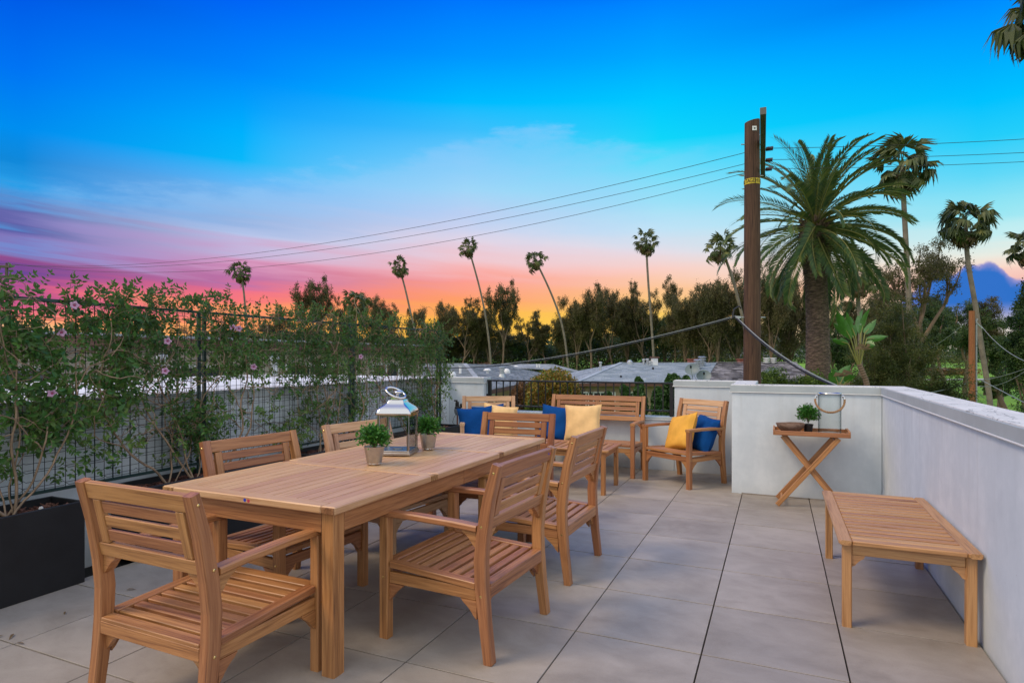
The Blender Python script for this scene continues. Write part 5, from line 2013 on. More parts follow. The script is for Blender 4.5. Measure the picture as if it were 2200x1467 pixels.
def utility_pole():
    base = CW((1616 - CXP) / FPX * 12.0, 12.0, GZ)
    t = thing('utility_pole', 'tall dark wooden utility pole with a crossarm and yellow warning band', 'utility pole', base, TH)
    H = 6.05 - GZ
    m = MB()
    n = 24
    rings = 26
    vs_, gs, fs = [], [], []
    for i in range(rings + 1):
        z = H * i / rings
        r = 0.188 - 0.046 * i / rings
        for k in range(n):
            a = 2 * math.pi * k / n
            rr = r * (1 + .012 * mnoise.noise(Vector((math.cos(a) * 2, math.sin(a) * 2, z * .8))))
            vs_.append((rr * math.cos(a), rr * math.sin(a), z + (0.03 * math.cos(a) if i == rings else 0)))
            gs.append((z * .55, a * .28, 3.0))
    for i in range(rings):
        for k in range(n):
            fs.append((i * n + k, i * n + (k + 1) % n, (i + 1) * n + (k + 1) % n, (i + 1) * n + k))
    fs.append(tuple(range(rings * n, rings * n + n)))
    m.add(vs_, fs, gs)
    m.build('pole', POLEWOOD, t, smooth=False)
    # crossarm running away from the viewer, beside the pole
    za = 4.22 + EYE - GZ
    xa = (1637 - 1616) / FPX * 12.0
    d0, d1 = -1.62, 2.02
    tl = 0.0
    u = Vector((xa - .012, 0, za))
    av = Vector((.4121, 1, 0))
    an = Vector((1, -.4121, 0)).normalized()
    u = u + an * .03
    p0, p1 = u + av * d0, u + av * d1
    MB().bar([p0, p1], (0.098, 0.115), .006, side=an).build('crossarm', ARMWOOD, t)
    MB().bar([p0 - av * .004, p0 + av * .006], (0.102, 0.119), .004, side=an).build('arm_end_plate', ARMEND, t)
    for s in (-1, 1):
        MB().bar([u - an * .06 + av * s * .06 + Vector((0, 0, -.62)), u - an * .055 + av * s * .70 + Vector((0, 0, -.06))], (0.008, .035), .001, side=an).build('arm_brace', GALV, t)
    for zz in (za, za - .62):
        MB().tube([(-.22, 0, zz), (.22, 0, zz)], .011, 8).build('through_bolt', GALV, t)
    ins = []
    for dd in (.30, 1.0, 1.62):
        p = p0.lerp(p1, (dd - d0) / (d1 - d0))
        for s in (-1, 1):
            mm = MB()
            mm.tube([p, p + an * s * .19], .008, 6)
            for k in range(5):
                c = p + an * s * (.075 + .026 * k)
                mm.lathe([(0, -.004), (.042, -.009), (.046, -.002), (.02, .006), (0, .008)], tuple(c), 12, 'x')
            mm.build('insulator', INSUL, t)
            ins.append((s, p + an * s * .20))
    # number plate near the top
    zt = EYE + (HYP - 276) / FPX * 11.86 - GZ
    MB().box((-.013, -.148, zt), (.085, .006, .085), ch=.001).build('marker_plate', WHITEP, t)
    MB().prism([(-.018, .012), (.018, .012), (.016, -.004), (0, -.022), (-.016, -.004)], (-.011, -.153, zt), (1, 0, 0), (0, 0, 1), (0, 1, 0), .003).build('marker_symbol', BLACKPLASTIC, t)
    # yellow band with lettering wrapped round the pole
    zb = EYE + (HYP - 388) / FPX * 11.86 - GZ
    rb = 0.188 - 0.046 * zb / H + .004
    mm = MB()
    vs_, fs = [], []
    for k in range(33):
        a = 2 * math.pi * k / 32
        for (r_, z_) in ((rb, zb - .053), (rb, zb + .053), (rb - .012, zb + .053), (rb - .012, zb - .053)):
            vs_.append((r_ * math.cos(a), r_ * math.sin(a), z_))
    for k in range(32):
        for q in range(4):
            fs.append((k * 4 + q, (k + 1) * 4 + q, (k + 1) * 4 + (q + 1) % 4, k * 4 + (q + 1) % 4))
    mm.add(vs_, fs)
    mm.build('warning_band', YELLOWTAG, t)
    words = ['HIGH', 'VOLTAGE']
    starts = [R(-88), R(-90 - 7 * 19)]
    for wd, a0 in zip(words, starts):
        step = R(19)
        for i, chh in enumerate(wd):
            cu = bpy.data.curves.new('letter', 'FONT')
            cu.body = chh
            cu.size = .112
            cu.align_x = 'CENTER'
            cu.align_y = 'CENTER'
            cu.extrude = .0012
            cu.materials.append(DARKPRINT)
            a = a0 + step * (i + .5)
            tmp = bpy.data.objects.new('letter_curve', cu)
            me = bpy.data.meshes.new_from_object(tmp)
            bpy.data.objects.remove(tmp)
            o = bpy.data.objects.new('letter', me)
            COL.objects.link(o)
            o.parent = t
            o.location = ((rb + .002) * math.cos(a), (rb + .002) * math.sin(a), zb)
            o.rotation_euler = (R(90), 0, a + R(90))
            o.scale = (.72, 1, 1)
    for a in (R(-89), R(-9), R(134)):
        MB().box((rb * math.cos(a), rb * math.sin(a), zb), (.008, .008, .104)).build('band_joint', DARKPRINT, t)
    # lower bracket carrying the cable
    zc = EYE + (HYP - 682) / FPX * 12.0 - GZ
    MB().tube([(-.34, 0, zc), (.26, 0, zc)], .012, 8).build('cable_bolt', GALV, t)
    one('cable_clamp', GALV, t, (-.29, -.03, zc), (.10, .05, .05), ch=.006)
    MB().tube([(-.40, -.02, zc - .02), (-.36, 0, zc + .16), (-.26, 0, zc + .22), (-.22, 0, zc + .18)], .018, 6).build('cable_loop', CABLE, t)
    M = Matrix.Translation(base) @ Matrix.Rotation(TH, 4, 'Z')
    return [(s, M @ p) for s, p in ins], M @ Vector((-.33, 0, zc))


INS, CLAMP = utility_pole()


def wire(label, a, b, sag, r=0.008, mat=CABLE, n=28, name='overhead_wire', group=None, cat='wire'):
    a, b = Vector(a), Vector(b)
    pts = []
    for i in range(n + 1):
        u = i / n
        p = a.lerp(b, u)
        p.z -= sag * 4 * u * (1 - u)
        pts.append(p - a)
    o = MB().tube(pts, r, 5).build(name, mat, loc=a)
    tag(o, label, cat, group)
    return o


lefts = [p for s, p in INS if s < 0]
rights = [p for s, p in INS if s > 0]
ends = [at(-60, 561, 27.5), at(-30, 563, 27.0), at(26, 567, 25.6)]
for i, (p, e_) in enumerate(zip(lefts, ends)):
    wire(['uppermost', 'middle', 'lowest'][i] + ' of the three overhead wires running left from the utility pole crossarm', p, e_, 1.02 if i < 2 else 1.12, .006, group='wires left of the pole')
for i, (p, (py, dd)) in enumerate(zip(rights, ((290, 11.6), (321, 12.3), (341, 12.8)))):
    wire(['uppermost', 'middle', 'lowest'][i] + ' of the three overhead wires crossing right behind the date palm', p, at(2400, py - 4, dd), .05, .006, group='wires right of the pole')
wire('thick communication cable coming from the left to the utility pole bracket', at(870, 786, 24), CLAMP, .42, .014, CABLE, cat='cable', name='communication_cable')
wire('pale messenger strand lashed above the thick communication cable', at(870, 784, 24), CLAMP + Vector((0, 0, .03)), .41, .008, CABLEGREY, cat='cable', name='messenger_strand')
wire('black cable dropping from the utility pole toward the terrace wall', CLAMP, at(1815, 838, 8.2), .16, .014, CABLE, cat='cable', name='drop_cable')
wire('pale grey strand beside the black cable dropping to the terrace wall', CLAMP + Vector((0, 0, .035)), at(1818, 836, 8.2), .15, .009, CABLEGREY, cat='cable', name='drop_cable')


def crossarm_left():
    base = at(-52, 590, 27.0)
    base.z = GZ
    t = thing('distant_utility_pole', 'grey utility pole crossarms at the left edge above the vine', 'utility pole', base, TH)
    MB().tube([(0, 0, 0), (0, 0, 6.3 - GZ)], [.17, .12], 10).build('pole', ARMWOOD, t)
    z0 = EYE + (HYP - 574) / FPX * 27 - GZ
    z1 = EYE + (HYP - 596) / FPX * 27 - GZ
    for z in (z0, z1):
        MB().bar([(-1.5, -.15, z + .05), (1.66, -.15, z)], (.11, .11), .008, side=(0, 1, 0)).build('crossarm', ARMWOOD, t)
    one('arm_link', ARMWOOD, t, (1.50, -.15, (z0 + z1) / 2 + .0), (.09, .09, z0 - z1 - .11), ch=.005)
    for x in (1.50, .6, -.6):
        MB().lathe([(0, 0), (.05, 0), (.05, .03), (.02, .05), (.05, .07), (.05, .10), (0, .12)], (x, -.15, z0 + .06), 10).build('insulator', INSUL, t)
    MB().lathe([(0, -.25), (.06, -.22), (.06, -.12), (.1, -.1), (.02, 0)], (1.2, -.15, z1), 10).build('hanging_insulator', INSUL, t)


crossarm_left()


def pole2():
    base = CW((2088 - CXP) / FPX * 33.0, 33.0, GZ)
    t = thing('short_utility_pole', 'shorter orange-brown utility pole with a pale conduit beyond the right wall', 'utility pole', base, TH)
    H = EYE + (HYP - 668) / FPX * 33 - GZ
    m = MB()
    m.tube([(0, 0, 0), (0, 0, H * .5), (0, 0, H)], [.17, .155, .14], 16)
    m.g = [(g[0] * .5, g[1] * 3, g[2] * 3) for g in m.g]
    m.build('pole', POLEWOOD2, t)
    MB().tube([(.20, -.05, 0.4), (.20, -.05, H - .55), (.26, -.05, H - .42)], .048, 8).build('conduit', CABLEGREY, t)
    one('guard_board', ARMWOOD, t, (.62, -.25, 1.15), (.12, .9, .08), rot=rx(.2) @ Matrix.Rotation(R(40), 3, 'Y'), ch=.01)
    MB().tube([(.10, 0, H - .5), (.55, 0, H - .95)], .035, 8).build('splice_case', GALV, t)
    for z in (H - .7, H - 1.9, H - 3.2):
        one('strap', CABLE, t, (.13, -.04, z), (.22, .12, .02), ch=.002)
    return base, H


PB, PH = pole2()


def P2(dx, z):
    return CW((2088 - CXP) / FPX * 33.0 + dx, 33.0, GZ + z)


RWG = 'cables around the short pole'
wire('cable rising from the dark trees to the top of the short pole', at(1975, 757, 40), P2(-.12, PH - .4), .25, .012, CABLEGREY, group=RWG)
wire('cable leaving the short pole head downward to the right edge', P2(.5, PH - .8), at(2230, 785, 26), .35, .014, CABLEGREY, group=RWG)
wire('nearly level pale cable from the short pole to the right edge', P2(.2, PH - 4.05), at(2230, 775, 26), .42, .014, CABLEGREY, group=RWG)
wire('pale cable climbing to the right from the junction beside the leaning palm', at(2108, 816, 31), at(2240, 776, 24), .12, .016, CABLEGREY, group=RWG)
wire('pale cable falling to the lower right from the junction beside the leaning palm', at(2108, 816, 31), at(2240, 884, 22), .02, .017, CABLEGREY, group=RWG)
wire('thin black cable sagging to the lower right below the junction', P2(.2, PH - 4.3), at(2240, 878, 22), .5, .010, CABLE, group=RWG)
wire('black cable sagging left from the foot of the short pole', P2(-.1, PH - 5.0), at(2010, 858, 26), .25, .011, CABLE, group=RWG)
wire('thin pale service line crossing the trees left of the short pole', at(1972, 768, 40), at(2040, 795, 36), .1, .010, CABLEGREY, group=RWG)
wire('pale cable low in front of the junipers above the right wall', at(1978, 846, 20), at(2075, 824, 28), .05, .010, CABLEGREY, group=RWG)
jb = thing('splice_box', 'small pale cable junction hanging beside the leaning palm trunk', 'junction box', at(2106, 816, 31), TH)
one('box', GALV, jb, (0, 0, 0), (.28, .10, .10), ch=.02)
one('lid', CABLEGREY, jb, (0, -.052, .0), (.20, .008, .07), ch=.002)


# ================================================================ vegetation
def leaf_quad(m, p, rg, s, droop=0.0, thin=0.38):
    d = rvec(rg)
    d.z -= droop
    d.normalize()
    a = d.cross(rvec(rg))
    if a.length < 1e-3:
        a = Vector((1, 0, 0))
    a.normalize()
    w = s * thin
    o = len(m.v)
    q = (p - d * s / 2, p + a * w / 2, p + d * s / 2, p - a * w / 2)
    for x in q:
        m.v.append((x.x, x.y, x.z))
        m.g.append((0, 0, 0))
    m.f.append((o, o + 1, o + 2, o + 3))


def tree_meshes(seed, H, W, trunk_r, base=0.30, limbs=4, clumps=60, per=110, leaf=0.30, cr=0.085, droop=0.5, lean=0.0, spread=1.0, twisty=0.12, leafmat=EUC, bark=EUCBARK, fill=0.0, thin=0.38, stretch=1.0):
    rg = random.Random(seed)
    tr, cr_ = MB(), MB()
    tips = []

    def limb(p, d, L, r, lvl):
        n = 6
        pts, q, dd = [p.copy()], p.copy(), d.normalized()
        for i in range(n):
            dd = (dd + rvec(rg) * twisty * (1 + lvl * .5) + Vector((0, 0, .06))).normalized()
            q = q + dd * L / n
            pts.append(q.copy())
        r1 = r * .45
        tr.tube(pts, [r + (r1 - r) * i / n for i in range(n + 1)], 6 if lvl < 2 else 4, False)
        if lvl >= 2:
            tips.append(pts[-1])
            tips.append(pts[3])
            return
        k = limbs if lvl == 0 else 3
        for j in range(k):
            a = 2 * math.pi * (j + rg.random() * .6) / k
            src = pts[rg.choice((3, 4, 5, 6))] if lvl else pts[-1 - (j % 3)]
            out = Vector((math.cos(a), math.sin(a), rg.uniform(.7, 1.9) / spread)).normalized()
            limb(src, (out + dd * .5), L * rg.uniform(.5, .75) if lvl else (H - base * H) * rg.uniform(.38, .58), r * .55, lvl + 1)
        if lvl:
            tips.append(pts[-1])
    limb(Vector((0, 0, 0)), Vector((lean, rg.uniform(-.05, .05), 1)), H * base, trunk_r, 0)
    # scale the tips into the wanted envelope
    top = max(t_.z for t_ in tips)
    wid = max(max(abs(t_.x) for t_ in tips), max(abs(t_.y) for t_ in tips))
    kz, kx = H * .95 / top, (W / 2) / wid
    kx = min(kx, 3.0)
    tr.v = [(x * (1 + (kx - 1) * min(1, z / (H * base + 1e-6))), y * (1 + (kx - 1) * min(1, z / (H * base + 1e-6))), z * kz) for x, y, z in tr.v]
    tips = [Vector((p.x * kx, p.y * kx, p.z * kz)) for p in tips]
    rg.shuffle(tips)
    while len(tips) < clumps:
        b = rg.choice(tips)
        tips.append(b + rvec(rg) * H * .07)
    for c in tips[:clumps]:
        rr = H * cr * rg.uniform(.6, 1.25)
        nn = int(per * (rr / (H * cr)) ** 2)
        sub = [c + rvec(rg) * rr * rg.uniform(.3, .9) for _ in range(6)]
        for k in range(nn):
            s_ = rg.choice(sub)
            v = Vector((rg.gauss(0, 1), rg.gauss(0, 1), rg.gauss(0, 1) * stretch)) * rr * .24
            leaf_quad(cr_, s_ + v, rg, leaf * rg.uniform(.7, 1.3), droop, thin)
    if fill:
        for k in range(int(per * clumps * fill)):
            a, u = rg.uniform(0, 6.28), rg.random() ** .5
            z = rg.uniform(.02, .75) * H
            p = Vector((math.cos(a) * u * W * .42, math.sin(a) * u * W * .42, z))
            if mnoise.noise(p * (2.2 / max(W, 1)) * 2) > -.15:
                leaf_quad(cr_, p, rg, leaf * rg.uniform(.7, 1.3), droop, thin)
    return tr, cr_


def make_tree(name, label, loc, rz, group=None, **kw):
    t = thing(name, label, 'tree', loc, rz, group)
    lm, bk = kw.get('leafmat', EUC), kw.get('bark', EUCBARK)
    tr, cr_ = tree_meshes(**kw)
    tr.build('trunk', bk, t, smooth=True)
    cr_.build('crown', lm, t, kind='stuff')
    return t


GR = 'eucalyptus trees along the golf course'
# kinds standing in the long row, each built once and then reused at other sizes
K = {}


def kind_tree(key, px, top, d, label, widthpx=None, **kw):
    """plants a tree of a kind with its top at photo height `top`, d metres away"""
    base = CW((px - CXP) / FPX * d, d)
    base.z = ground_z((px - CXP) / FPX * d, d) - .1
    ztop = EYE + (HYP - top) / FPX * d
    H = ztop - base.z
    rot = random.uniform(0, 6.28)
    if key not in K:
        a = dict(seed=hash_(key), H=20.0, W=KW[key].pop('W', 9.0), trunk_r=.35)
        a.update(KW[key])
        t = make_tree(KN[key], label, base, rot, GR, **a)
        K[key] = t
    else:
        t = copy_thing(K[key], base, rot, label, GR)
    s = H / 20.0
    sx = s
    if widthpx:
        sx = (widthpx / FPX * d) / WD[key]
    t.scale = (sx, sx, s)
    return t


def hash_(k):
    return sum(ord(c) * (i + 1) for i, c in enumerate(k))


KW = {
    'tall': dict(W=8, clumps=60, per=420, leaf=.34, cr=.060, base=.36, limbs=4, stretch=1.5),
    'airy': dict(W=12, clumps=90, per=300, leaf=.34, cr=.052, base=.28, limbs=5, spread=1.4, twisty=.2, stretch=1.2),
    'full': dict(W=13, clumps=130, per=340, leaf=.36, cr=.068, base=.22, limbs=5, spread=1.2, stretch=1.3, fill=.05),
    'low': dict(W=16, clumps=120, per=300, leaf=.42, cr=.085, base=.12, limbs=5, spread=1.8, fill=.22),
    'bare': dict(W=9, clumps=34, per=340, leaf=.34, cr=.060, base=.42, limbs=3, twisty=.22, stretch=1.2),
}
WD = {'tall': 8.0, 'airy': 12.0, 'full': 13.0, 'low': 16.0, 'bare': 9.0}
KN = {k: 'eucalyptus_tree' for k in KW}

row = [
    ('tall', 674, 590, 120, 70, 'tall rounded eucalyptus standing highest above the vine trellis'),
    ('bare', 600, 656, 120, 55, 'small dark round tree just above the trellis, left of the tall rounded one'),
    ('airy', 735, 632, 125, 62, 'thin eucalyptus between the tall rounded tree and the small palm above the trellis'),
    ('tall', 803, 625, 122, 62, 'narrow eucalyptus just right of the small palm above the trellis'),
    ('bare', 833, 652, 124, 50, 'low thin eucalyptus at the right foot of the narrow one'),
    ('airy', 902, 660, 122, 62, 'open eucalyptus with orange sky through it, behind the second leaning palm'),
    ('full', 948, 648, 128, 84, 'broad eucalyptus above the far end of the trellis'),
    ('airy', 992, 634, 122, 88, 'lacy eucalyptus left of the tallest leaning palm'),
    ('tall', 1080, 599, 118, 62, 'tall narrow eucalyptus just right of the tallest leaning palm'),
    ('full', 1050, 668, 126, 70, 'dark eucalyptus behind the tall narrow one'),
    ('airy', 1130, 664, 126, 76, 'sparse eucalyptus left of the drooping leaning palm'),
    ('bare', 1176, 690, 128, 74, 'lowest sparse eucalyptus near the yellow gap in the tree line'),
    ('full', 1238, 640, 116, 84, 'dark eucalyptus at the right edge of the yellow gap'),
    ('tall', 1270, 612, 113, 70, 'dense eucalyptus with a reddish trunk, left of the broad one'),
    ('airy', 1318, 606, 116, 90, 'broad eucalyptus with several upright limbs'),
    ('airy', 1388, 604, 118, 92, 'lacy eucalyptus behind the straight upright palm'),
    ('bare', 1452, 590, 112, 60, 'bare-limbed eucalyptus with a forked crown, right of the straight palm'),
    ('full', 1425, 672, 124, 90, 'low dark eucalyptus under the fork-crowned one'),
    ('full', 1496, 618, 104, 92, 'bushy eucalyptus left of the palm beside the utility pole'),
    ('full', 1545, 584, 96, 100, 'large dense eucalyptus just left of the utility pole'),
    ('full', 1655, 566, 92, 92, 'large eucalyptus between the utility pole and the date palm'),
    ('airy', 1700, 634, 96, 90, 'loose eucalyptus against yellow sky left of the date palm trunk'),
    ('airy', 1828, 604, 84, 120, 'lacy eucalyptus right of the date palm trunk'),
    ('full', 1870, 660, 90, 96, 'dark eucalyptus behind the bird of paradise'),
    ('full', 1345, 628, 122, 100, 'dense eucalyptus filling the row between the broad one and the straight palm'),
    ('full', 1470, 634, 108, 84, 'dense eucalyptus right of the fork-crowned one'),
    ('full', 1585, 606, 98, 96, 'dense eucalyptus right behind the utility pole'),
    ('full', 1212, 672, 124, 66, 'small dense eucalyptus inside the left part of the yellow gap'),
    ('airy', 1520, 600, 100, 90, 'loose-crowned eucalyptus just left of the palm beside the utility pole'),
    ('airy', 1020, 655, 124, 80, 'loose eucalyptus behind the trunk of the tallest leaning palm'),
    ('tall', 1695, 588, 96, 66, 'tall eucalyptus half hidden behind the date palm fronds'),
    ('low', 700, 705, 132, 170, 'low spreading eucalyptus in the shade under the tall rounded tree'),
    ('low', 880, 722, 134, 180, 'low spreading eucalyptus above the end of the trellis'),
    ('low', 1030, 712, 134, 170, 'low dark eucalyptus under the tallest leaning palm'),
    ('low', 1150, 722, 136, 160, 'low dark eucalyptus under the yellow gap'),
    ('low', 1290, 700, 128, 170, 'low dark eucalyptus behind the hip roof'),
    ('low', 1420, 690, 128, 170, 'low dark eucalyptus behind the roof chimney'),
    ('low', 1520, 690, 112, 160, 'low dark eucalyptus behind the stacked roof vents'),
    ('low', 1640, 690, 104, 130, 'low dark eucalyptus behind the shake roof'),
    ('low', 1840, 690, 88, 170, 'low dark tree mass behind the bird of paradise leaves'),
    ('low', 560, 700, 130, 150, 'low spreading tree behind the middle of the trellis'),
    ('low', 420, 706, 130, 170, 'low spreading tree behind the trellis posts'),
    ('low', 260, 700, 120, 170, 'low spreading tree behind the left part of the vine'),
    ('low', 90, 705, 110, 170, 'low spreading tree behind the vine at the left edge'),
]
for key, px, top, d, w_, lab in row:
    kind_tree(key, px, top, d, lab, w_)
for t in COL.objects:       # greener foliage for most of the low ones
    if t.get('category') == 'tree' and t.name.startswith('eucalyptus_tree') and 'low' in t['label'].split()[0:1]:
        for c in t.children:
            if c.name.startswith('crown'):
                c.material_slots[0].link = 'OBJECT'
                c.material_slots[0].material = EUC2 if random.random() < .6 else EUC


# undergrowth that closes the foot of the tree line
def mass(name, label, pts, hgt, wid, n, leaf, mat, seed, cat='undergrowth'):
    rg = random.Random(seed)
    m = MB()
    for k in range(n):
        u = rg.random() * (len(pts) - 1)
        i = int(u)
        p = pts[i].lerp(pts[i + 1], u - i)
        h = hgt * (.55 + .6 * (0.5 + 0.5 * mnoise.noise(Vector((p.x * .12, p.y * .12, seed)))))
        q = Vector((p.x + rg.gauss(0, wid), p.y + rg.gauss(0, wid), p.z + h * rg.random() ** .8))
        leaf_quad(m, q, rg, leaf * rg.uniform(.6, 1.4), .3, .55)
    o = m.build(name, mat)
    tag(o, label, cat, kind='stuff')
    return o


def gp(px, d, dz=0):
    l = (px - CXP) / FPX * d
    p = CW(l, d)
    p.z = ground_z(l, d) + dz
    return p


mass('undergrowth', 'dark undergrowth closing the foot of the tree line', [gp(x, 141) for x in range(0, 1700, 100)], 9.5, 3.0, 60000, .62, EUC2, 3)
mass('undergrowth', 'far belt of trees across the golf course behind the short pole', [gp(x, 260) for x in range(1650, 2300, 80)], 12, 7, 16000, 1.1, EUC2, 4)
mass('undergrowth', 'brown scrub strip on the golf course left of the short pole', [gp(x, 120, -.2) for x in range(1960, 2110, 30)], 1.6, 1.2, 5000, .35, BUSHRED, 5)


# ---------------------------------------------------------------- fan palms
def fan_leaf(m, M, rg, R_=0.95, pet=1.0, segs=15, droopy=0.35, petm=None):
    """one fan: stalk then segments radiating, tips hanging; local +y is outward, +z up"""
    def T(p):
        q = M @ Vector(p)
        return (q.x, q.y, q.z)
    tgt = petm or m
    w = .034
    tgt.add([T((-w, 0, 0)), T((w, 0, 0)), T((w * .7, pet * .5, .06)), T((-w * .7, pet * .5, .06)), T((w * .6, pet, 0.02)), T((-w * .6, pet, 0.02))],
            [(0, 1, 2, 3), (3, 2, 4, 5)])
    c = Vector((0, pet, 0))
    bt = Matrix.Translation(c) @ Matrix.Rotation(R(rg.uniform(-38, 8)), 4, 'X') @ Matrix.Rotation(R(rg.uniform(-25, 25)), 4, 'Y') @ Matrix.Translation(-c)
    M = M @ bt
    for k in range(segs):
        a = R(-108 + 216 * (k + .5) / segs) + rg.uniform(-.05, .05)
        L = R_ * (0.72 + 0.28 * math.cos(a * .8)) * rg.uniform(.85, 1.1)
        dx, dy = math.sin(a), math.cos(a)
        px_, py_ = dy, -dx
        hw = R_ * .095
        mid = c + Vector((dx, dy, 0)) * L * .55 + Vector((0, 0, -.05 - .12 * abs(a)))
        tipd = droopy * rg.uniform(.6, 1.5)
        tip = c + Vector((dx, dy, 0)) * L * (1 - .25 * tipd) + Vector((rg.uniform(-.04, .04), 0, -L * tipd - .1 * abs(a)))
        fold = .03 * (1 if k % 2 else -1)
        m.add([T(c), T(mid + Vector((px_, py_, 0)) * hw + Vector((0, 0, fold))), T(mid - Vector((px_, py_, 0)) * hw - Vector((0, 0, fold))), T(tip)],
              [(0, 2, 1), (1, 2, 3)])


def fan_transforms(seed, n=30, low=-62):
    rg = random.Random(seed)
    out = []
    for i in range(n):
        u = (i + .5) / n
        el = R(82 - (82 - low) * u ** .85) + rg.uniform(-.12, .12)
        az = i * 2.39996 + rg.uniform(-.3, .3)
        out.append(Matrix.Rotation(az, 4, 'Z') @ Matrix.Rotation(el, 4, 'X') @ Matrix.Scale(rg.uniform(.85, 1.12), 4))
    return out


def fan_crown_mesh(seed, R_=.82, pet=1.0, n=34):
    rg = random.Random(seed)
    green, dead = MB(), MB()
    for i, M in enumerate(fan_transforms(seed, n)):
        low = i > n * .8
        fan_leaf(green if not low else dead, M, rg, R_ * rg.uniform(.65, 1.0), pet * rg.uniform(.6, 1.25), 13, .35 + .5 * (i / n))
    for k in range(9):       # hanging dead skirt
        az = rg.uniform(0, 6.28)
        M = Matrix.Translation((0, 0, -.25)) @ Matrix.Rotation(az, 4, 'Z') @ Matrix.Rotation(R(rg.uniform(-84, -70)), 4, 'X')
        fan_leaf(dead, M, rg, R_ * .8, pet * .7, 9, .3)
    return green, dead


FANK = {}


def fan_palm(label, trunk_px, d, crown_px, r0=.20, r1=.15, parts=False, seed=1, group='tall fan palms', name='fan_palm'):
    """trunk_px: photo points of the trunk from foot to head"""
    head = at(*trunk_px[-1], d)
    foot = at(*trunk_px[0], d)
    gz = ground_z((trunk_px[0][0] - CXP) / FPX * d, d)
    t = thing(name, label, 'palm tree', (foot.x, foot.y, gz - .1), 0, group)
    o = Vector(t.location)
    pts = [Vector((foot.x, foot.y, gz - .1)) - o] + [at(x, y, d) - o for x, y in trunk_px]
    if pts[1].z <= .3:
        pts = pts[:1] + pts[2:]
    # smooth the line
    for _ in range(3):
        q = [pts[0]]
        for a, b in zip(pts[:-1], pts[1:]):
            q += [a.lerp(b, .25), a.lerp(b, .75)]
        q.append(pts[-1])
        pts = q
    n = len(pts) - 1
    m = MB()
    m.tube(pts, [(r0 * 1.25 if i == 0 else r0 + (r1 - r0) * i / n) for i in range(n + 1)], 10, False)
    m.build('trunk', PALMTRUNK, t, smooth=True)
    hd = head - o
    Rr = crown_px / FPX * d / 2
    sc = Rr / 1.38
    if not parts:
        key = seed % 3
        if key not in FANK:
            g, dd = fan_crown_mesh(50 + key)
            FANK[key] = (g.build('crown', PALMLEAF, t), dd.build('dead_fronds', PALMDEAD, t))
            FANK[key][0]['kind'] = 'stuff'
            FANK[key][1]['kind'] = 'stuff'
            a, b = FANK[key]
        else:
            a, b = inst(FANK[key][0], t), inst(FANK[key][1], t)
        for c in (a, b):
            c.location = hd
            c.scale = (sc,) * 3
            c.rotation_euler = (random.uniform(-.12, .12), random.uniform(-.12, .12), random.uniform(0, 6.28))
    else:
        rg = random.Random(seed)
        srcs = []
        for v in range(4):
            m, dm = MB(), MB()
            fan_leaf(m, Matrix.Identity(4), rg, (.80, .70, .85, .75)[v], (1.1, .75, 1.0, .9)[v], 19, .35 + .18 * v)
            fan_leaf(dm, Matrix.Identity(4), rg, .85, .8, 15, .4)
            srcs.append((m, dm))
        meshes = []
        for m, dm in srcs:
            a = m.build('frond', PALMLEAF, t)
            b = dm.build('dead_frond', PALMDEAD, t)
            meshes.append((a, b))
        used = set()
        N = 36
        for i, M in enumerate(fan_transforms(seed, N)):
            v = rg.randrange(4)
            pair = meshes[v]
            dead = i > N * .86
            src = pair[1 if dead else 0]
            M2 = Matrix.Translation(hd) @ M @ Matrix.Scale(sc, 4)
            if src.name in used:
                q = inst(src, t)
            else:
                q = src
                used.add(src.name)
            q.matrix_local = M2
        for a, b in meshes:
            for s_ in (a, b):
                if s_.name not in used:
                    az = rg.uniform(0, 6.28)
                    s_.matrix_local = Matrix.Translation(hd + Vector((0, 0, -.2 * sc))) @ Matrix.Rotation(az, 4, 'Z') @ Matrix.Rotation(R(-78), 4, 'X') @ Matrix.Scale(sc, 4)
    return t


fan_palm('fan palm farthest left on the skyline, head against the pink sky', [(532, 760), (527, 660), (522, 610), (516, 584)], 112, 48, seed=0)
fan_palm('leaning fan palm above the trellis, second from the left', [(905, 760), (886, 690), (872, 625), (858, 574)], 112, 42, seed=1)
fan_palm('tallest leaning fan palm with a long curved trunk, near the middle', [(1055, 776), (1047, 700), (1033, 625), (1006, 530)], 108, 44, seed=2)
fan_palm('leaning fan palm with a drooping head over the yellow gap', [(1222, 795), (1210, 700), (1185, 630), (1150, 558)], 100, 46, seed=0)
fan_palm('straight upright fan palm behind the chimney of the hip roof', [(1405, 775), (1400, 700), (1392, 600), (1388, 520)], 92, 52, seed=1)
fan_palm('fan palm with hanging brown fronds half hidden by the utility pole', [(1604, 720), (1590, 660), (1572, 590), (1548, 530)], 74, 70, seed=2)
fan_palm('short fan palm among the eucalyptus above the trellis', [(765, 760), (765, 700), (764, 650)], 105, 62, seed=0)
fan_palm('fan palm partly hidden behind the right side of the date palm', [(1850, 830), (1848, 700), (1840, 590)], 58, 92, r0=.22, seed=1)
fan_palm('tall windswept fan palm rising behind the date palm', [(1957, 830), (1953, 640), (1944, 480), (1938, 360)], 42, 112, r0=.20, r1=.15, parts=True, seed=5, name='near_fan_palm')
fan_palm('leaning fan palm with a full head right of the date palm', [(2128, 860), (2112, 770), (2095, 650), (2078, 560), (2074, 480)], 42, 100, r0=.19, r1=.14, parts=True, seed=6, name='near_fan_palm')
fan_palm('fan palm cut by the right edge above the blue cloud', [(2225, 900), (2222, 700), (2215, 530)], 45, 84, parts=True, seed=7, name='near_fan_palm')
fan_palm('fan palm head hanging into the top right corner', [(2320, 1100), (2305, 500), (2278, 20)], 16, 200, r0=.22, r1=.18, parts=True, seed=8, name='near_fan_palm')
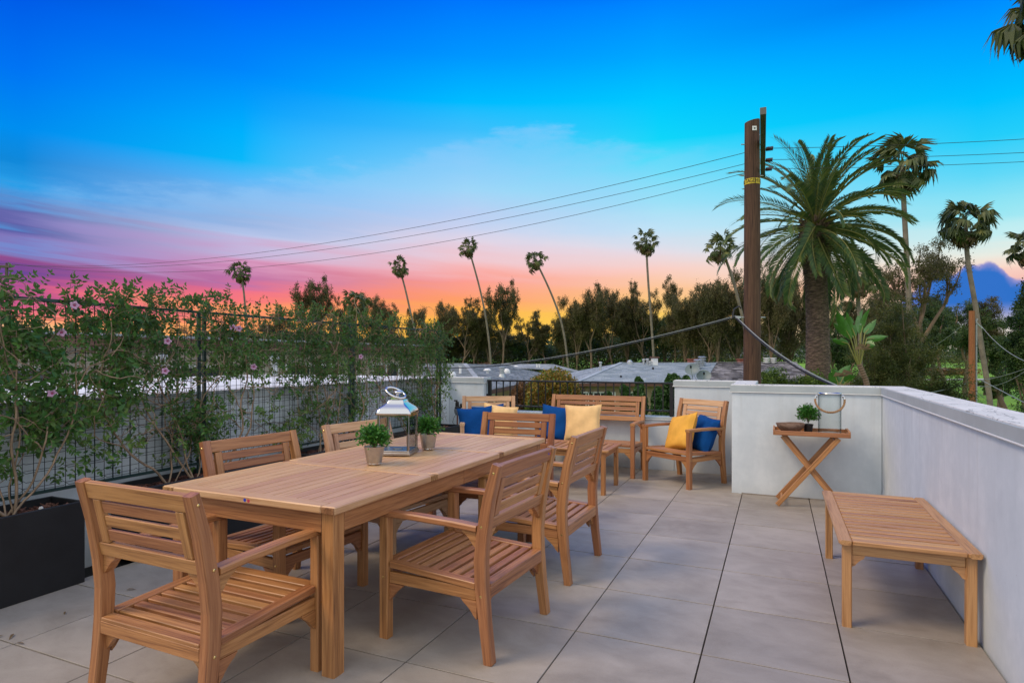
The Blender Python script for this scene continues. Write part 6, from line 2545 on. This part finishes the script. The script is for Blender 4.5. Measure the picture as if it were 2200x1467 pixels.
fan_palm('tiny distant fan palm before the hills at the right', [(2156, 745), (2156, 702)], 150, 10, r0=.15, seed=2)
fan_palm('small fan palm poking above the vine near its left third', [(250, 700), (250, 640)], 70, 22, seed=0)
fan_palm('small fan palm just left of the leftmost tall one, above the vine', [(440, 720), (440, 665)], 80, 28, seed=1)


# ---------------------------------------------------------------- the big date palm
def date_frond(rg, L=3.5, bend=1.0, width=.42):
    """one feather frond along +y curving down; returns leaflets MB and stalk MB"""
    lf, st = MB(), MB()
    pts, ang = [], 0
    p = Vector((0, 0, 0))
    n = 30
    a = 0.0
    for i in range(n + 1):
        pts.append(p.copy())
        u = i / n
        a -= bend * (0.25 + 1.5 * u * u) * 1.25 / n
        p = p + Vector((0, math.cos(a), math.sin(a))) * L / n
    st.tube(pts, [.035 * (1 - .85 * i / n) for i in range(n + 1)], 4, False)
    m = 62
    for k in range(m):
        u = .13 + .87 * k / (m - 1)
        f = u * n
        i = min(n - 1, int(f))
        q = pts[i].lerp(pts[i + 1], f - i)
        t = (pts[i + 1] - pts[i]).normalized()
        up = Vector((1, 0, 0)).cross(t).normalized()
        prof = min(1, (u - .10) * 5) * (1 - .55 * max(0, u - .55) / .45)
        for s in (-1, 1):
            ll = width * prof * rg.uniform(.85, 1.12) + .06
            d = (t * (.62 + .45 * u) + Vector((s, 0, 0)) * .78 + up * rg.uniform(.18, .50)).normalized()
            side = (d.cross(up).normalized() * .8 + up * .5) * .027
            mid = q + d * ll * .5 + Vector((0, 0, -.012))
            tip = q + d * ll + Vector((0, 0, -.07 * ll / .4))
            lf.add([tuple(q), tuple(mid + side), tuple(mid - side), tuple(tip)], [(0, 2, 1), (1, 2, 3)])
    return lf, st


def date_palm():
    d = 21.5
    c = at(1752, 478, d)
    foot = at(1757, 830, d)
    t = thing('date_palm', 'large date palm with a thick scarred trunk and arching feather fronds', 'palm tree', (foot.x, foot.y, GZ - .1))
    o = Vector(t.location)
    rg = random.Random(4)
    top = c - o
    # trunk with overlapping leaf-base scars
    m = MB()
    n, rows = 26, 120
    vs_, fs = [], []
    H = top.z - .35
    ax = [at(1757, 830, d) - o, at(1757, 700, d) - o, at(1751, 560, d) - o, top]

    def axis(z):
        k = [(0, ax[0].x, ax[0].y), (ax[1].z, ax[1].x, ax[1].y), (ax[2].z, ax[2].x, ax[2].y), (top.z, top.x, top.y)]
        for a, b in zip(k[:-1], k[1:]):
            if z <= b[0]:
                f = (z - a[0]) / (b[0] - a[0])
                return a[1] + (b[1] - a[1]) * f, a[2] + (b[2] - a[2]) * f
        return top.x, top.y
    for i in range(rows + 1):
        z = H * i / rows
        u = i / rows
        base_r = .41 + .02 * math.cos(u * 5) - (.07 * max(0, (u - .45)) / .55)
        if u > .86:
            base_r += .16 * math.sin((u - .86) / .14 * 2.0)
        x0, y0 = axis(z)
        for k in range(n):
            a = 2 * math.pi * k / n
            ph = (k * 8 / n * 1.0 + i * .5) % 1.0
            step = .022 * (1 - ((i * .5 + .5 * (int(k * 13 / n) % 2)) % 1.0)) + .012 * mnoise.noise(Vector((a * 3, z * 9, 2)))
            rr = base_r + step + (.05 * rg.random() if u > .84 else 0)
            vs_.append((x0 + rr * math.cos(a), y0 + rr * math.sin(a), z))
    for i in range(rows):
        for k in range(n):
            fs.append((i * n + k, i * n + (k + 1) % n, (i + 1) * n + (k + 1) % n, (i + 1) * n + k))
    fs.append(tuple(range(rows * n, rows * n + n)))
    m.add(vs_, fs)
    m.build('trunk', PHTRUNK, t)
    srcs = []
    for v in range(6):
        lf, st = date_frond(rg, L=3.25 + .2 * (v % 3), bend=(.95, 1.15, 1.3, 1.45, 1.5, 1.45)[v])
        srcs.append((lf.build('frond', PHOENIX, t), st))
    for (f, st) in srcs:
        st.build('frond_stalk', RACHIS, f)
    N = 84
    used = set()
    for i in range(N):
        u = (i + .5) / N
        el = R(78 - 124 * u ** .9) + rg.uniform(-.10, .10)
        az = i * 2.39996 + rg.uniform(-.2, .2)
        v = min(5, max(0, int(u * 4.2 + rg.uniform(-.6, 1.4))))
        f, _ = srcs[v]
        M = Matrix.Translation(top + Vector((0, 0, .10 - .45 * u))) @ Matrix.Rotation(az, 4, 'Z') @ Matrix.Rotation(el, 4, 'X') @ Matrix.Rotation(rg.uniform(-.5, .5), 4, 'Y') @ Matrix.Scale(rg.uniform(.86, 1.06), 4)
        if f.name in used:
            q = inst(f, t)
            for ch in f.children:
                inst(ch, q)
        else:
            q = f
            used.add(f.name)
        q.matrix_local = M
    m = MB()      # fibre and old boots under the crown
    for k in range(160):
        a, z = rg.uniform(0, 6.28), rg.uniform(-.85, .05)
        p0 = top + Vector((math.cos(a) * .36, math.sin(a) * .36, z))
        p1 = p0 + Vector((math.cos(a) * rg.uniform(.08, .22), math.sin(a) * rg.uniform(.08, .22), rg.uniform(.1, .25)))
        m.tube([p0, p1], [.05, .025], 4)
    m.build('leaf_bases', EUCBARK, t, kind='stuff')


date_palm()


# ---------------------------------------------------------------- bird of paradise tree
def paddle(rg, L=.95, W=.30, bend=.5):
    """big paddle leaf blade with a stalk; local +y out"""
    bl, st = MB(), MB()
    n = 14
    pts, a, p = [], 0, Vector((0, 0, 0))
    for i in range(n + 1):
        pts.append(p.copy())
        a -= bend / n * (.4 + 1.2 * i / n)
        p = p + Vector((0, math.cos(a), math.sin(a))) * L / n
    vs_, fs = [], []
    for i, q in enumerate(pts):
        u = i / n
        w = W / 2 * (math.sin(math.pi * min(1, u * 1.02 + .03)) ** .55) * (1 - .25 * u)
        if i == n:
            w = .008
        vs_ += [(-w, q.y, q.z + w * .42), (-w * .5, q.y, q.z + w * .16), (0, q.y, q.z), (w * .5, q.y, q.z + w * .16), (w, q.y, q.z + w * .42)]
    gaps = {(rg.randrange(2, n - 1), rg.choice((0, 3))) for _ in range(3)}
    for i in range(n):
        for k in range(4):
            if (i, k) in gaps and rg.random() < .6:
                continue
            fs.append((i * 5 + k, i * 5 + k + 1, (i + 1) * 5 + k + 1, (i + 1) * 5 + k))
    bl.add(vs_, fs)
    return bl


def strelitzia(label, foot, head, d, leaves, seed, size=1.0):
    rg = random.Random(seed)
    f0 = at(*foot, d)
    gz = ground_z((foot[0] - CXP) / FPX * d, d)
    t = thing('bird_of_paradise_tree', label, 'plant', (f0.x, f0.y, gz), 0, 'bird of paradise plants')
    o = Vector(t.location)
    hd = at(*head, d) - o
    pts = [Vector((0, 0, 0)), f0 - o, (f0 - o).lerp(hd, .5) + Vector((.03, 0, 0)), hd]
    m = MB()
    k = 40
    pl, rr = [], []
    for i in range(k + 1):
        u = i / k * (len(pts) - 1)
        j = min(len(pts) - 2, int(u))
        pl.append(pts[j].lerp(pts[j + 1], u - j))
        rr.append(.075 * size * (1 + .18 * (i % 2)) * (1 - .2 * i / k))
    m.tube(pl, rr, 10, False)
    m.build('trunk', EUCBARK, t)
    for (px, py, tx, ty, w, dd) in leaves:       # blade base and tip in the photo
        b = at(px, py, d + dd * .5) - o
        tp = at(tx, ty, d + dd) - o
        L = (tp - b).length
        bl = paddle(rg, L * 1.04, w, .35)
        q = bl.build('leaf', BANANA, t, smooth=True)
        y = (tp - b).normalized()
        side = Vector((ST * .2 + rg.uniform(-.2, .2), rg.uniform(-.3, .3), 0)) + Vector((-ST, CT, 0)) * -.5
        x = y.cross(side)
        x = (x if x.length > .1 else y.cross(Vector((0, 0, 1)))).normalized()
        x = y.cross(Vector((-ST, CT, 0))).normalized() * math.cos(.6) + Vector((-ST, CT, 0)) * math.sin(rg.uniform(-.7, .7))
        x = (x - y * x.dot(y)).normalized()
        z = x.cross(y)
        M = Matrix((x, y, z)).transposed().to_4x4()
        q.matrix_local = Matrix.Translation(b) @ M
        mid = (hd + b) / 2 + Vector((0, 0, -.05))
        MB().tube([hd + Vector((0, 0, -.1)), mid, b, b.lerp(tp, .5)], [.025, .02, .014, .008], 5, False).build('leaf_stalk', RACHIS, t, smooth=True)
    m = MB()
    for k in range(5):
        p0 = at(head[0] - 10 + 6 * k, head[1] - 30 + rg.uniform(-6, 6), d - .2) - o
        m.add([tuple(p0), tuple(p0 + Vector((.22, .05, .05))), tuple(p0 + Vector((.05, .02, .11)))], [(0, 1, 2)])
    m.build('spent_flower', PALMDEAD, t)
    return t


strelitzia('tall bird of paradise with broad torn leaves right of the date palm', (1868, 850), (1846, 782), 16.5,
           [(1828, 728, 1795, 667, .27, -.2), (1826, 722, 1792, 695, .24, .3), (1838, 722, 1818, 672, .23, .1), (1850, 715, 1862, 664, .23, 0), (1858, 716, 1880, 690, .22, .3),
            (1862, 728, 1905, 724, .2, -.2), (1822, 738, 1786, 728, .22, .1), (1848, 718, 1846, 668, .3, .6), (1860, 738, 1880, 742, .26, -.3), (1834, 724, 1806, 700, .3, .6)], 3)
strelitzia('low bird of paradise clump at the foot of the date palm', (1802, 850), (1800, 838), 15.0,
           [(1800, 822, 1788, 792, .34, 0), (1806, 822, 1824, 786, .36, .2), (1816, 822, 1836, 806, .28, -.2), (1796, 828, 1786, 812, .26, .2)], 5, .8)


# ---------------------------------------------------------------- bushes, hedges, cypresses
def bush(name, label, cat, c, rx_, ry_, rz_, n, leaf, mat, seed, group=None, lobes=10, tipmat=None, up=0.2, thin=.4, stem=True):
    rg = random.Random(seed)
    t = thing(name, label, cat, (c.x, c.y, c.z), TH, group)
    m, tp = MB(), MB()
    lob = []
    for k in range(lobes):
        v = rvec(rg)
        v.z = abs(v.z) ** .4
        lob.append((Vector((v.x * rx_ * .60, v.y * ry_ * .60, v.z * rz_ * .50 + rz_ * .10)), rg.uniform(.36, .60)))
    zk = 0.98 * rz_ / max(c0.z + rz_ * s * .68 for c0, s in lob)
    lob = [(Vector((c0.x, c0.y, c0.z * zk)), s) for c0, s in lob]
    for k in range(n):
        c0, s = rg.choice(lob)
        v = rvec(rg) * (rg.random() ** .35)
        p = c0 + Vector((v.x * rx_ * s, v.y * ry_ * s, v.z * rz_ * s * .68))
        if p.z < 0:
            p.z = -p.z * .5
        hi = tipmat and p.z > rz_ * .50 and rg.random() < .75
        leaf_quad(tp if hi else m, p, rg, leaf * rg.uniform(.7, 1.3), -up, thin)
    m.build('foliage', mat, t, kind='stuff')
    if tp.v:
        tp.build('flowering_tips', tipmat, t, kind='stuff')
    if stem:
        st = MB()
        for k in range(6):
            c0, s = rg.choice(lob)
            st.tube([Vector((rg.uniform(-.1, .1), rg.uniform(-.1, .1), min(0, GZ - c.z))), Vector((rg.uniform(-.1, .1), 0, 0)), c0 * .5 + Vector((0, 0, .1)), c0], [.05, .04, .03, .01], 5, False)
        st.build('stems', EUCBARK, t)
    return t


def bpx(px, py_top, d, zb=None, keep=False):
    """foot point on the ground below photo column px and the height up to py_top"""
    g = gp(px, d)
    if zb is not None:
        g.z = zb
    elif d < 20 and not keep:     # crown depth of about two metres, bare stems below
        g.z = EYE + (HYP - py_top) / FPX * d - 2.0
    return g, EYE + (HYP - py_top) / FPX * d - g.z


c, h = bpx(1188, 782, 15.5)
bush('golden_bush', 'large bush with golden orange tips behind the railing', 'bush', c, .80, .8, h, 44000, .095, BUSHGREEN, 31, lobes=22, tipmat=BUSHGOLD, up=.6, thin=.36)
c, h = bpx(1125, 803, 16.0)
bush('russet_bush', 'smaller russet bush at the left side of the golden bush', 'bush', c, .45, .5, h, 20000, .09, BUSHRED, 32, lobes=14, up=.6, thin=.36)
c, h = bpx(1042, 774, 38, -.6)
c.z = -.6
bush('russet_bush', 'round orange-brown bush showing above the grey roof ridge', 'bush', c, .85, .8, h, 6000, .13, BUSHRED, 33, lobes=9, up=.4, thin=.35)
c, h = bpx(1225, 778, 44)
bush('green_hedge', 'bright green hedge above the left end of the hip roof', 'hedge', c, 2.6, 1.2, h, 9000, .22, BUSHGREEN, 34, lobes=14, up=.3)
c, h = bpx(1175, 862, 11.5)
bush('garden_shrub', 'bright yellow-green shrub low behind the railing bottom, left of the bench', 'shrub', c, 1.0, .5, h, 26000, .065, BUSHGREEN, 35, lobes=12, up=.4)
c, h = bpx(1420, 872, 12.0)
bush('garden_shrub', 'green shrub low behind the railing to the right of the bench', 'shrub', c, .9, .5, h, 26000, .065, BUSHGREEN, 36, lobes=12, up=.4)
for i, (px, py, d, w_) in enumerate(((1690, 776, 13.5, .70), (1745, 786, 13.8, .55), (1650, 788, 13.2, .5))):
    c, h = bpx(px, py, d)
    bush('green_hedge', ['tallest part of the hedge between the utility pole and the date palm', 'hedge bush against the date palm trunk', 'hedge bush beside the utility pole'][i], 'hedge', c, w_, .6, h, 30000, .065, BUSHGREEN, 40 + i, 'hedge bushes behind the tray table wall', lobes=12, up=.4)
for i, (px, py, d, w_) in enumerate(((1845, 826, 12, .7), (1935, 832, 11, .6), (2010, 836, 10.5, .6), (2050, 842, 10, .45), (2085, 856, 9.6, .3))):
    c, h = bpx(px, py, d)
    bush('garden_shrub', ['dark leafy shrub at the foot of the bird of paradise', 'shrub just above the corner of the long parapet', 'yellow-green shrub above the long parapet cap', 'small yellow-green shrub left of the short pole foot',
                          'lowest yellow-green shrub along the long parapet cap'][i], 'shrub', c, w_, .5, h, 26000, .060, BUSHGREEN if i > 1 else EUC2, 50 + i, 'shrubs beyond the long parapet', lobes=10, up=.3)
c, h = bpx(2230, 872, 9.0)
bush('garden_shrub', 'green shrub with red blooms at the right edge above the parapet', 'shrub', c, .35, .4, h, 12000, .055, BUSHGREEN, 57, 'shrubs beyond the long parapet', lobes=8)


def cypress(label, px, py, d, w_, seed):
    """twisted topiary-like cypress made of stacked upright lobes"""
    rg = random.Random(seed)
    g, H = bpx(px, py, d, keep=True)
    t = thing('cypress', label, 'cypress', g, 0, 'cypresses in front of the hip roof house')
    m = MB()
    rw = w_ / FPX * d / 2 * 1.15
    k = max(12, int(H / (rw * .62)))
    for i in range(k):
        u = i / (k - 1)
        z = H * (.06 + .90 * u)
        a = i * 2.3 + rg.uniform(-.4, .4)
        c = Vector((math.cos(a) * rw * .42 * (1 - .4 * u), math.sin(a) * rw * .42 * (1 - .4 * u), z))
        s = rw * (.95 - .30 * u) * rg.uniform(.8, 1.15)
        for j in range(650 if z > H - 2.4 else 90):
            v = rvec(rg) * rg.random() ** .25
            p = c + Vector((v.x * s, v.y * s, v.z * s * 1.5))
            leaf_quad(m, p, rg, .085 * rg.uniform(.7, 1.4), -.8, .5)
    m.build('crown', CYPR, t, kind='stuff')
    MB().tube([(0, 0, 0), (.02, 0, H * .5), (0, 0, H * .9)], [.06, .04, .015], 6).build('trunk', EUCBARK, t)


for i, (px, py, d, w_) in enumerate(((1374, 806, 18, 22), (1372, 836, 17.4, 26), (1342, 824, 18, 22), (1380, 848, 16.5, 24), (1437, 803, 18.5, 26), (1452, 800, 18, 24), (1474, 804, 18.2, 22), (1410, 832, 17, 24),
                                     (1308, 842, 17, 26), (1505, 818, 18, 26), (1522, 820, 17.5, 24), (1487, 830, 17, 28))):
    cypress(['cypress with a single twisted top left of the taller group', 'short cypress in front of the single twisted one', 'rounded cypress by the white house window', 'stubby cypress low beside the bench back',
             'left one of the three tallest cypresses', 'middle and tallest of the three high cypresses', 'right one of the three tallest cypresses', 'low cypress before the three tallest',
             'leftmost low cypress behind the bench back', 'dark cypress under the satellite dish', 'cypress tucked against the wall cap', 'wide cypress right of the three tallest'][i], px, py, d, w_, 60 + i)


# ---------------------------------------------------------------- trees on the right
def one_tree(name, label, px, top, d, **kw):
    l = (px - CXP) / FPX * d
    b = CW(l, d)
    b.z = ground_z(l, d) - .1
    H = EYE + (HYP - top) / FPX * d - b.z
    Wd = kw.pop('wpx') / FPX * d
    return make_tree(name, label, b, kw.pop('rz', 0.0), H=H, W=Wd, **kw)


one_tree('open_crowned_tree', 'tall open tree with bare curving limbs left of the blue cloud', 1958, 506, 48, wpx=160, seed=71, trunk_r=.30, base=.42, limbs=5, clumps=70, per=240, leaf=.14, cr=.048, spread=1.5, twisty=.26, droop=.1, leafmat=EUC, thin=.5)
one_tree('juniper_tree', 'shaggy dark green juniper above the corner of the long parapet', 1935, 632, 26, wpx=130, seed=72, trunk_r=.22, base=.16, limbs=5, clumps=80, per=700, leaf=.075, cr=.060, spread=1.1, twisty=.2, droop=-.3, leafmat=CONIF, thin=.35)
one_tree('juniper_tree', 'lower juniper with brownish tips right of the shaggy one', 1995, 735, 24, wpx=120, seed=73, trunk_r=.16, base=.14, limbs=5, clumps=60, per=640, leaf=.075, cr=.085, spread=1.8, twisty=.2, droop=-.2, leafmat=CONIF, thin=.35)
one_tree('juniper_tree', 'low spreading juniper beside the bird of paradise', 1895, 742, 25, wpx=100, seed=74, trunk_r=.16, base=.14, limbs=5, clumps=60, per=620, leaf=.075, cr=.09, spread=1.8, twisty=.2, droop=-.2, leafmat=CONIF, thin=.35)
for i, (px, top, d, w_, lab) in enumerate((
        (2035, 634, 68, 130, 'broad dark oak behind the short pole, left part of the mass'),
        (2075, 648, 72, 110, 'dark oak directly behind the top of the short pole'),
        (2000, 668, 64, 110, 'dark oak above the junipers'),
        (2118, 632, 74, 46, 'pointed light-tipped tree right of the short pole'),
        (2150, 738, 58, 70, 'rounded tree below the hills at the right'),
        (2204, 672, 44, 70, 'large dark tree at the right edge'),
        (2212, 600, 46, 60, 'tall dark tree cut by the right edge'),
        (2160, 800, 52, 90, 'low tree on the bright grass at the right'),
        (1800, 700, 70, 90, 'dark tree directly behind the date palm trunk'),
        (1905, 600, 74, 90, 'thin tree between the two near fan palms'))):
    l = (px - CXP) / FPX * d
    one_tree('oak_tree', lab, px, top, d, wpx=w_, seed=80 + i, trunk_r=.3, base=.50 if i < 3 or i in (4, 7) else .2, limbs=5, clumps=80, per=330, leaf=.17, cr=.062, spread=1.9, twisty=.2, droop=.1,
             leafmat=EUC2 if i not in (3, 9) else EUC, thin=.5, fill=.10 if i in (5, 6, 8) else 0)


# ---------------------------------------------------------------- golf course bits
def strip(name, pts, w, mat, dz, kind='structure'):
    m = MB()
    vs_, fs = [], []
    for i, (px, d) in enumerate(pts):
        l = (px - CXP) / FPX * d
        for s in (-1, 1):
            p = CW(l, d + s * w / 2)
            p.z = ground_z(l, d + s * w / 2) + dz
            vs_.append(tuple(p))
    for i in range(len(pts) - 1):
        fs.append((2 * i, 2 * i + 2, 2 * i + 3, 2 * i + 1))
    m.add(vs_, fs)
    o = m.build(name, mat)
    o['kind'] = kind
    return o


strip('path', [(x, 104) for x in range(1700, 2320, 12)], 2.2, CONCRETE, .06)
strip('road', [(x, 33) for x in range(2090, 2330, 12)], 4.0, ASPHALT, .03)


# two parked cars glimpsed over the cap
def parked_car(label, px, d, body_mat, seed):
    l = (px - CXP) / FPX * d
    b = CW(l, d)
    b.z = ground_z(l, d)
    t = thing('parked_car', label, 'car', b, TH + R(8), 'parked cars beyond the long parapet')
    prof = [(-2.1, .35), (-2.1, .80), (-1.95, .92), (-1.25, .98), (-.6, 1.42), (.75, 1.45), (1.45, .98), (2.0, .88), (2.15, .62), (2.15, .35)]
    m = MB()
    m.prism(prof, (0, 0, 0), (1, 0, 0), (0, 0, 1), (0, 1, 0), 1.7)
    m.build('body', body_mat, t)
    for s in (-1, 1):
        MB().prism([(-1.12, .98), (-.55, 1.36), (.7, 1.38), (1.28, .98)], (0, s * .853, 0), (1, 0, 0), (0, 0, 1), (0, 1, 0), .01).build('side_window', PANE, t)
        for x in (-1.3, 1.35):
            w = MB().lathe([(0, -.1), (.33, -.1), (.33, .1), (0, .1)], (x, s * .80, .33), 18, 'y').build('wheel', BLACKPLASTIC, t)
            MB().lathe([(0, -.11), (.19, -.11), (.19, .11), (0, .11)], (x, s * .80, .33), 12, 'y').build('rim', GALV, w)


CARB = plain('blue_car_paint', (0.01, 0.05, 0.22), .25)
CARR = plain('red_car_paint', (0.45, 0.02, 0.02), .25)
parked_car('blue car just visible above the cap of the long parapet', 2168, 30, CARB, 1)
parked_car('red car at the right edge above the long parapet', 2196, 27.5, CARR, 2)

# ================================================================ air: far things fade a little
if HAZE > 0:
    m = bpy.data.materials.new('haze_air')
    m.use_nodes = True
    tt = m.node_tree
    tt.nodes.clear()
    pv = tt.nodes.new('ShaderNodeVolumePrincipled')
    pv.inputs['Color'].default_value = (0.80, 0.84, 0.95, 1)
    pv.inputs['Density'].default_value = HAZE
    pv.inputs['Anisotropy'].default_value = 0.2
    ou = tt.nodes.new('ShaderNodeOutputMaterial')
    tt.links.new(pv.outputs[0], ou.inputs['Volume'])
    hb = MB().box((0, 0, 200), (22000, 22000, 420)).build('haze', m)
    hb['kind'] = 'stuff'
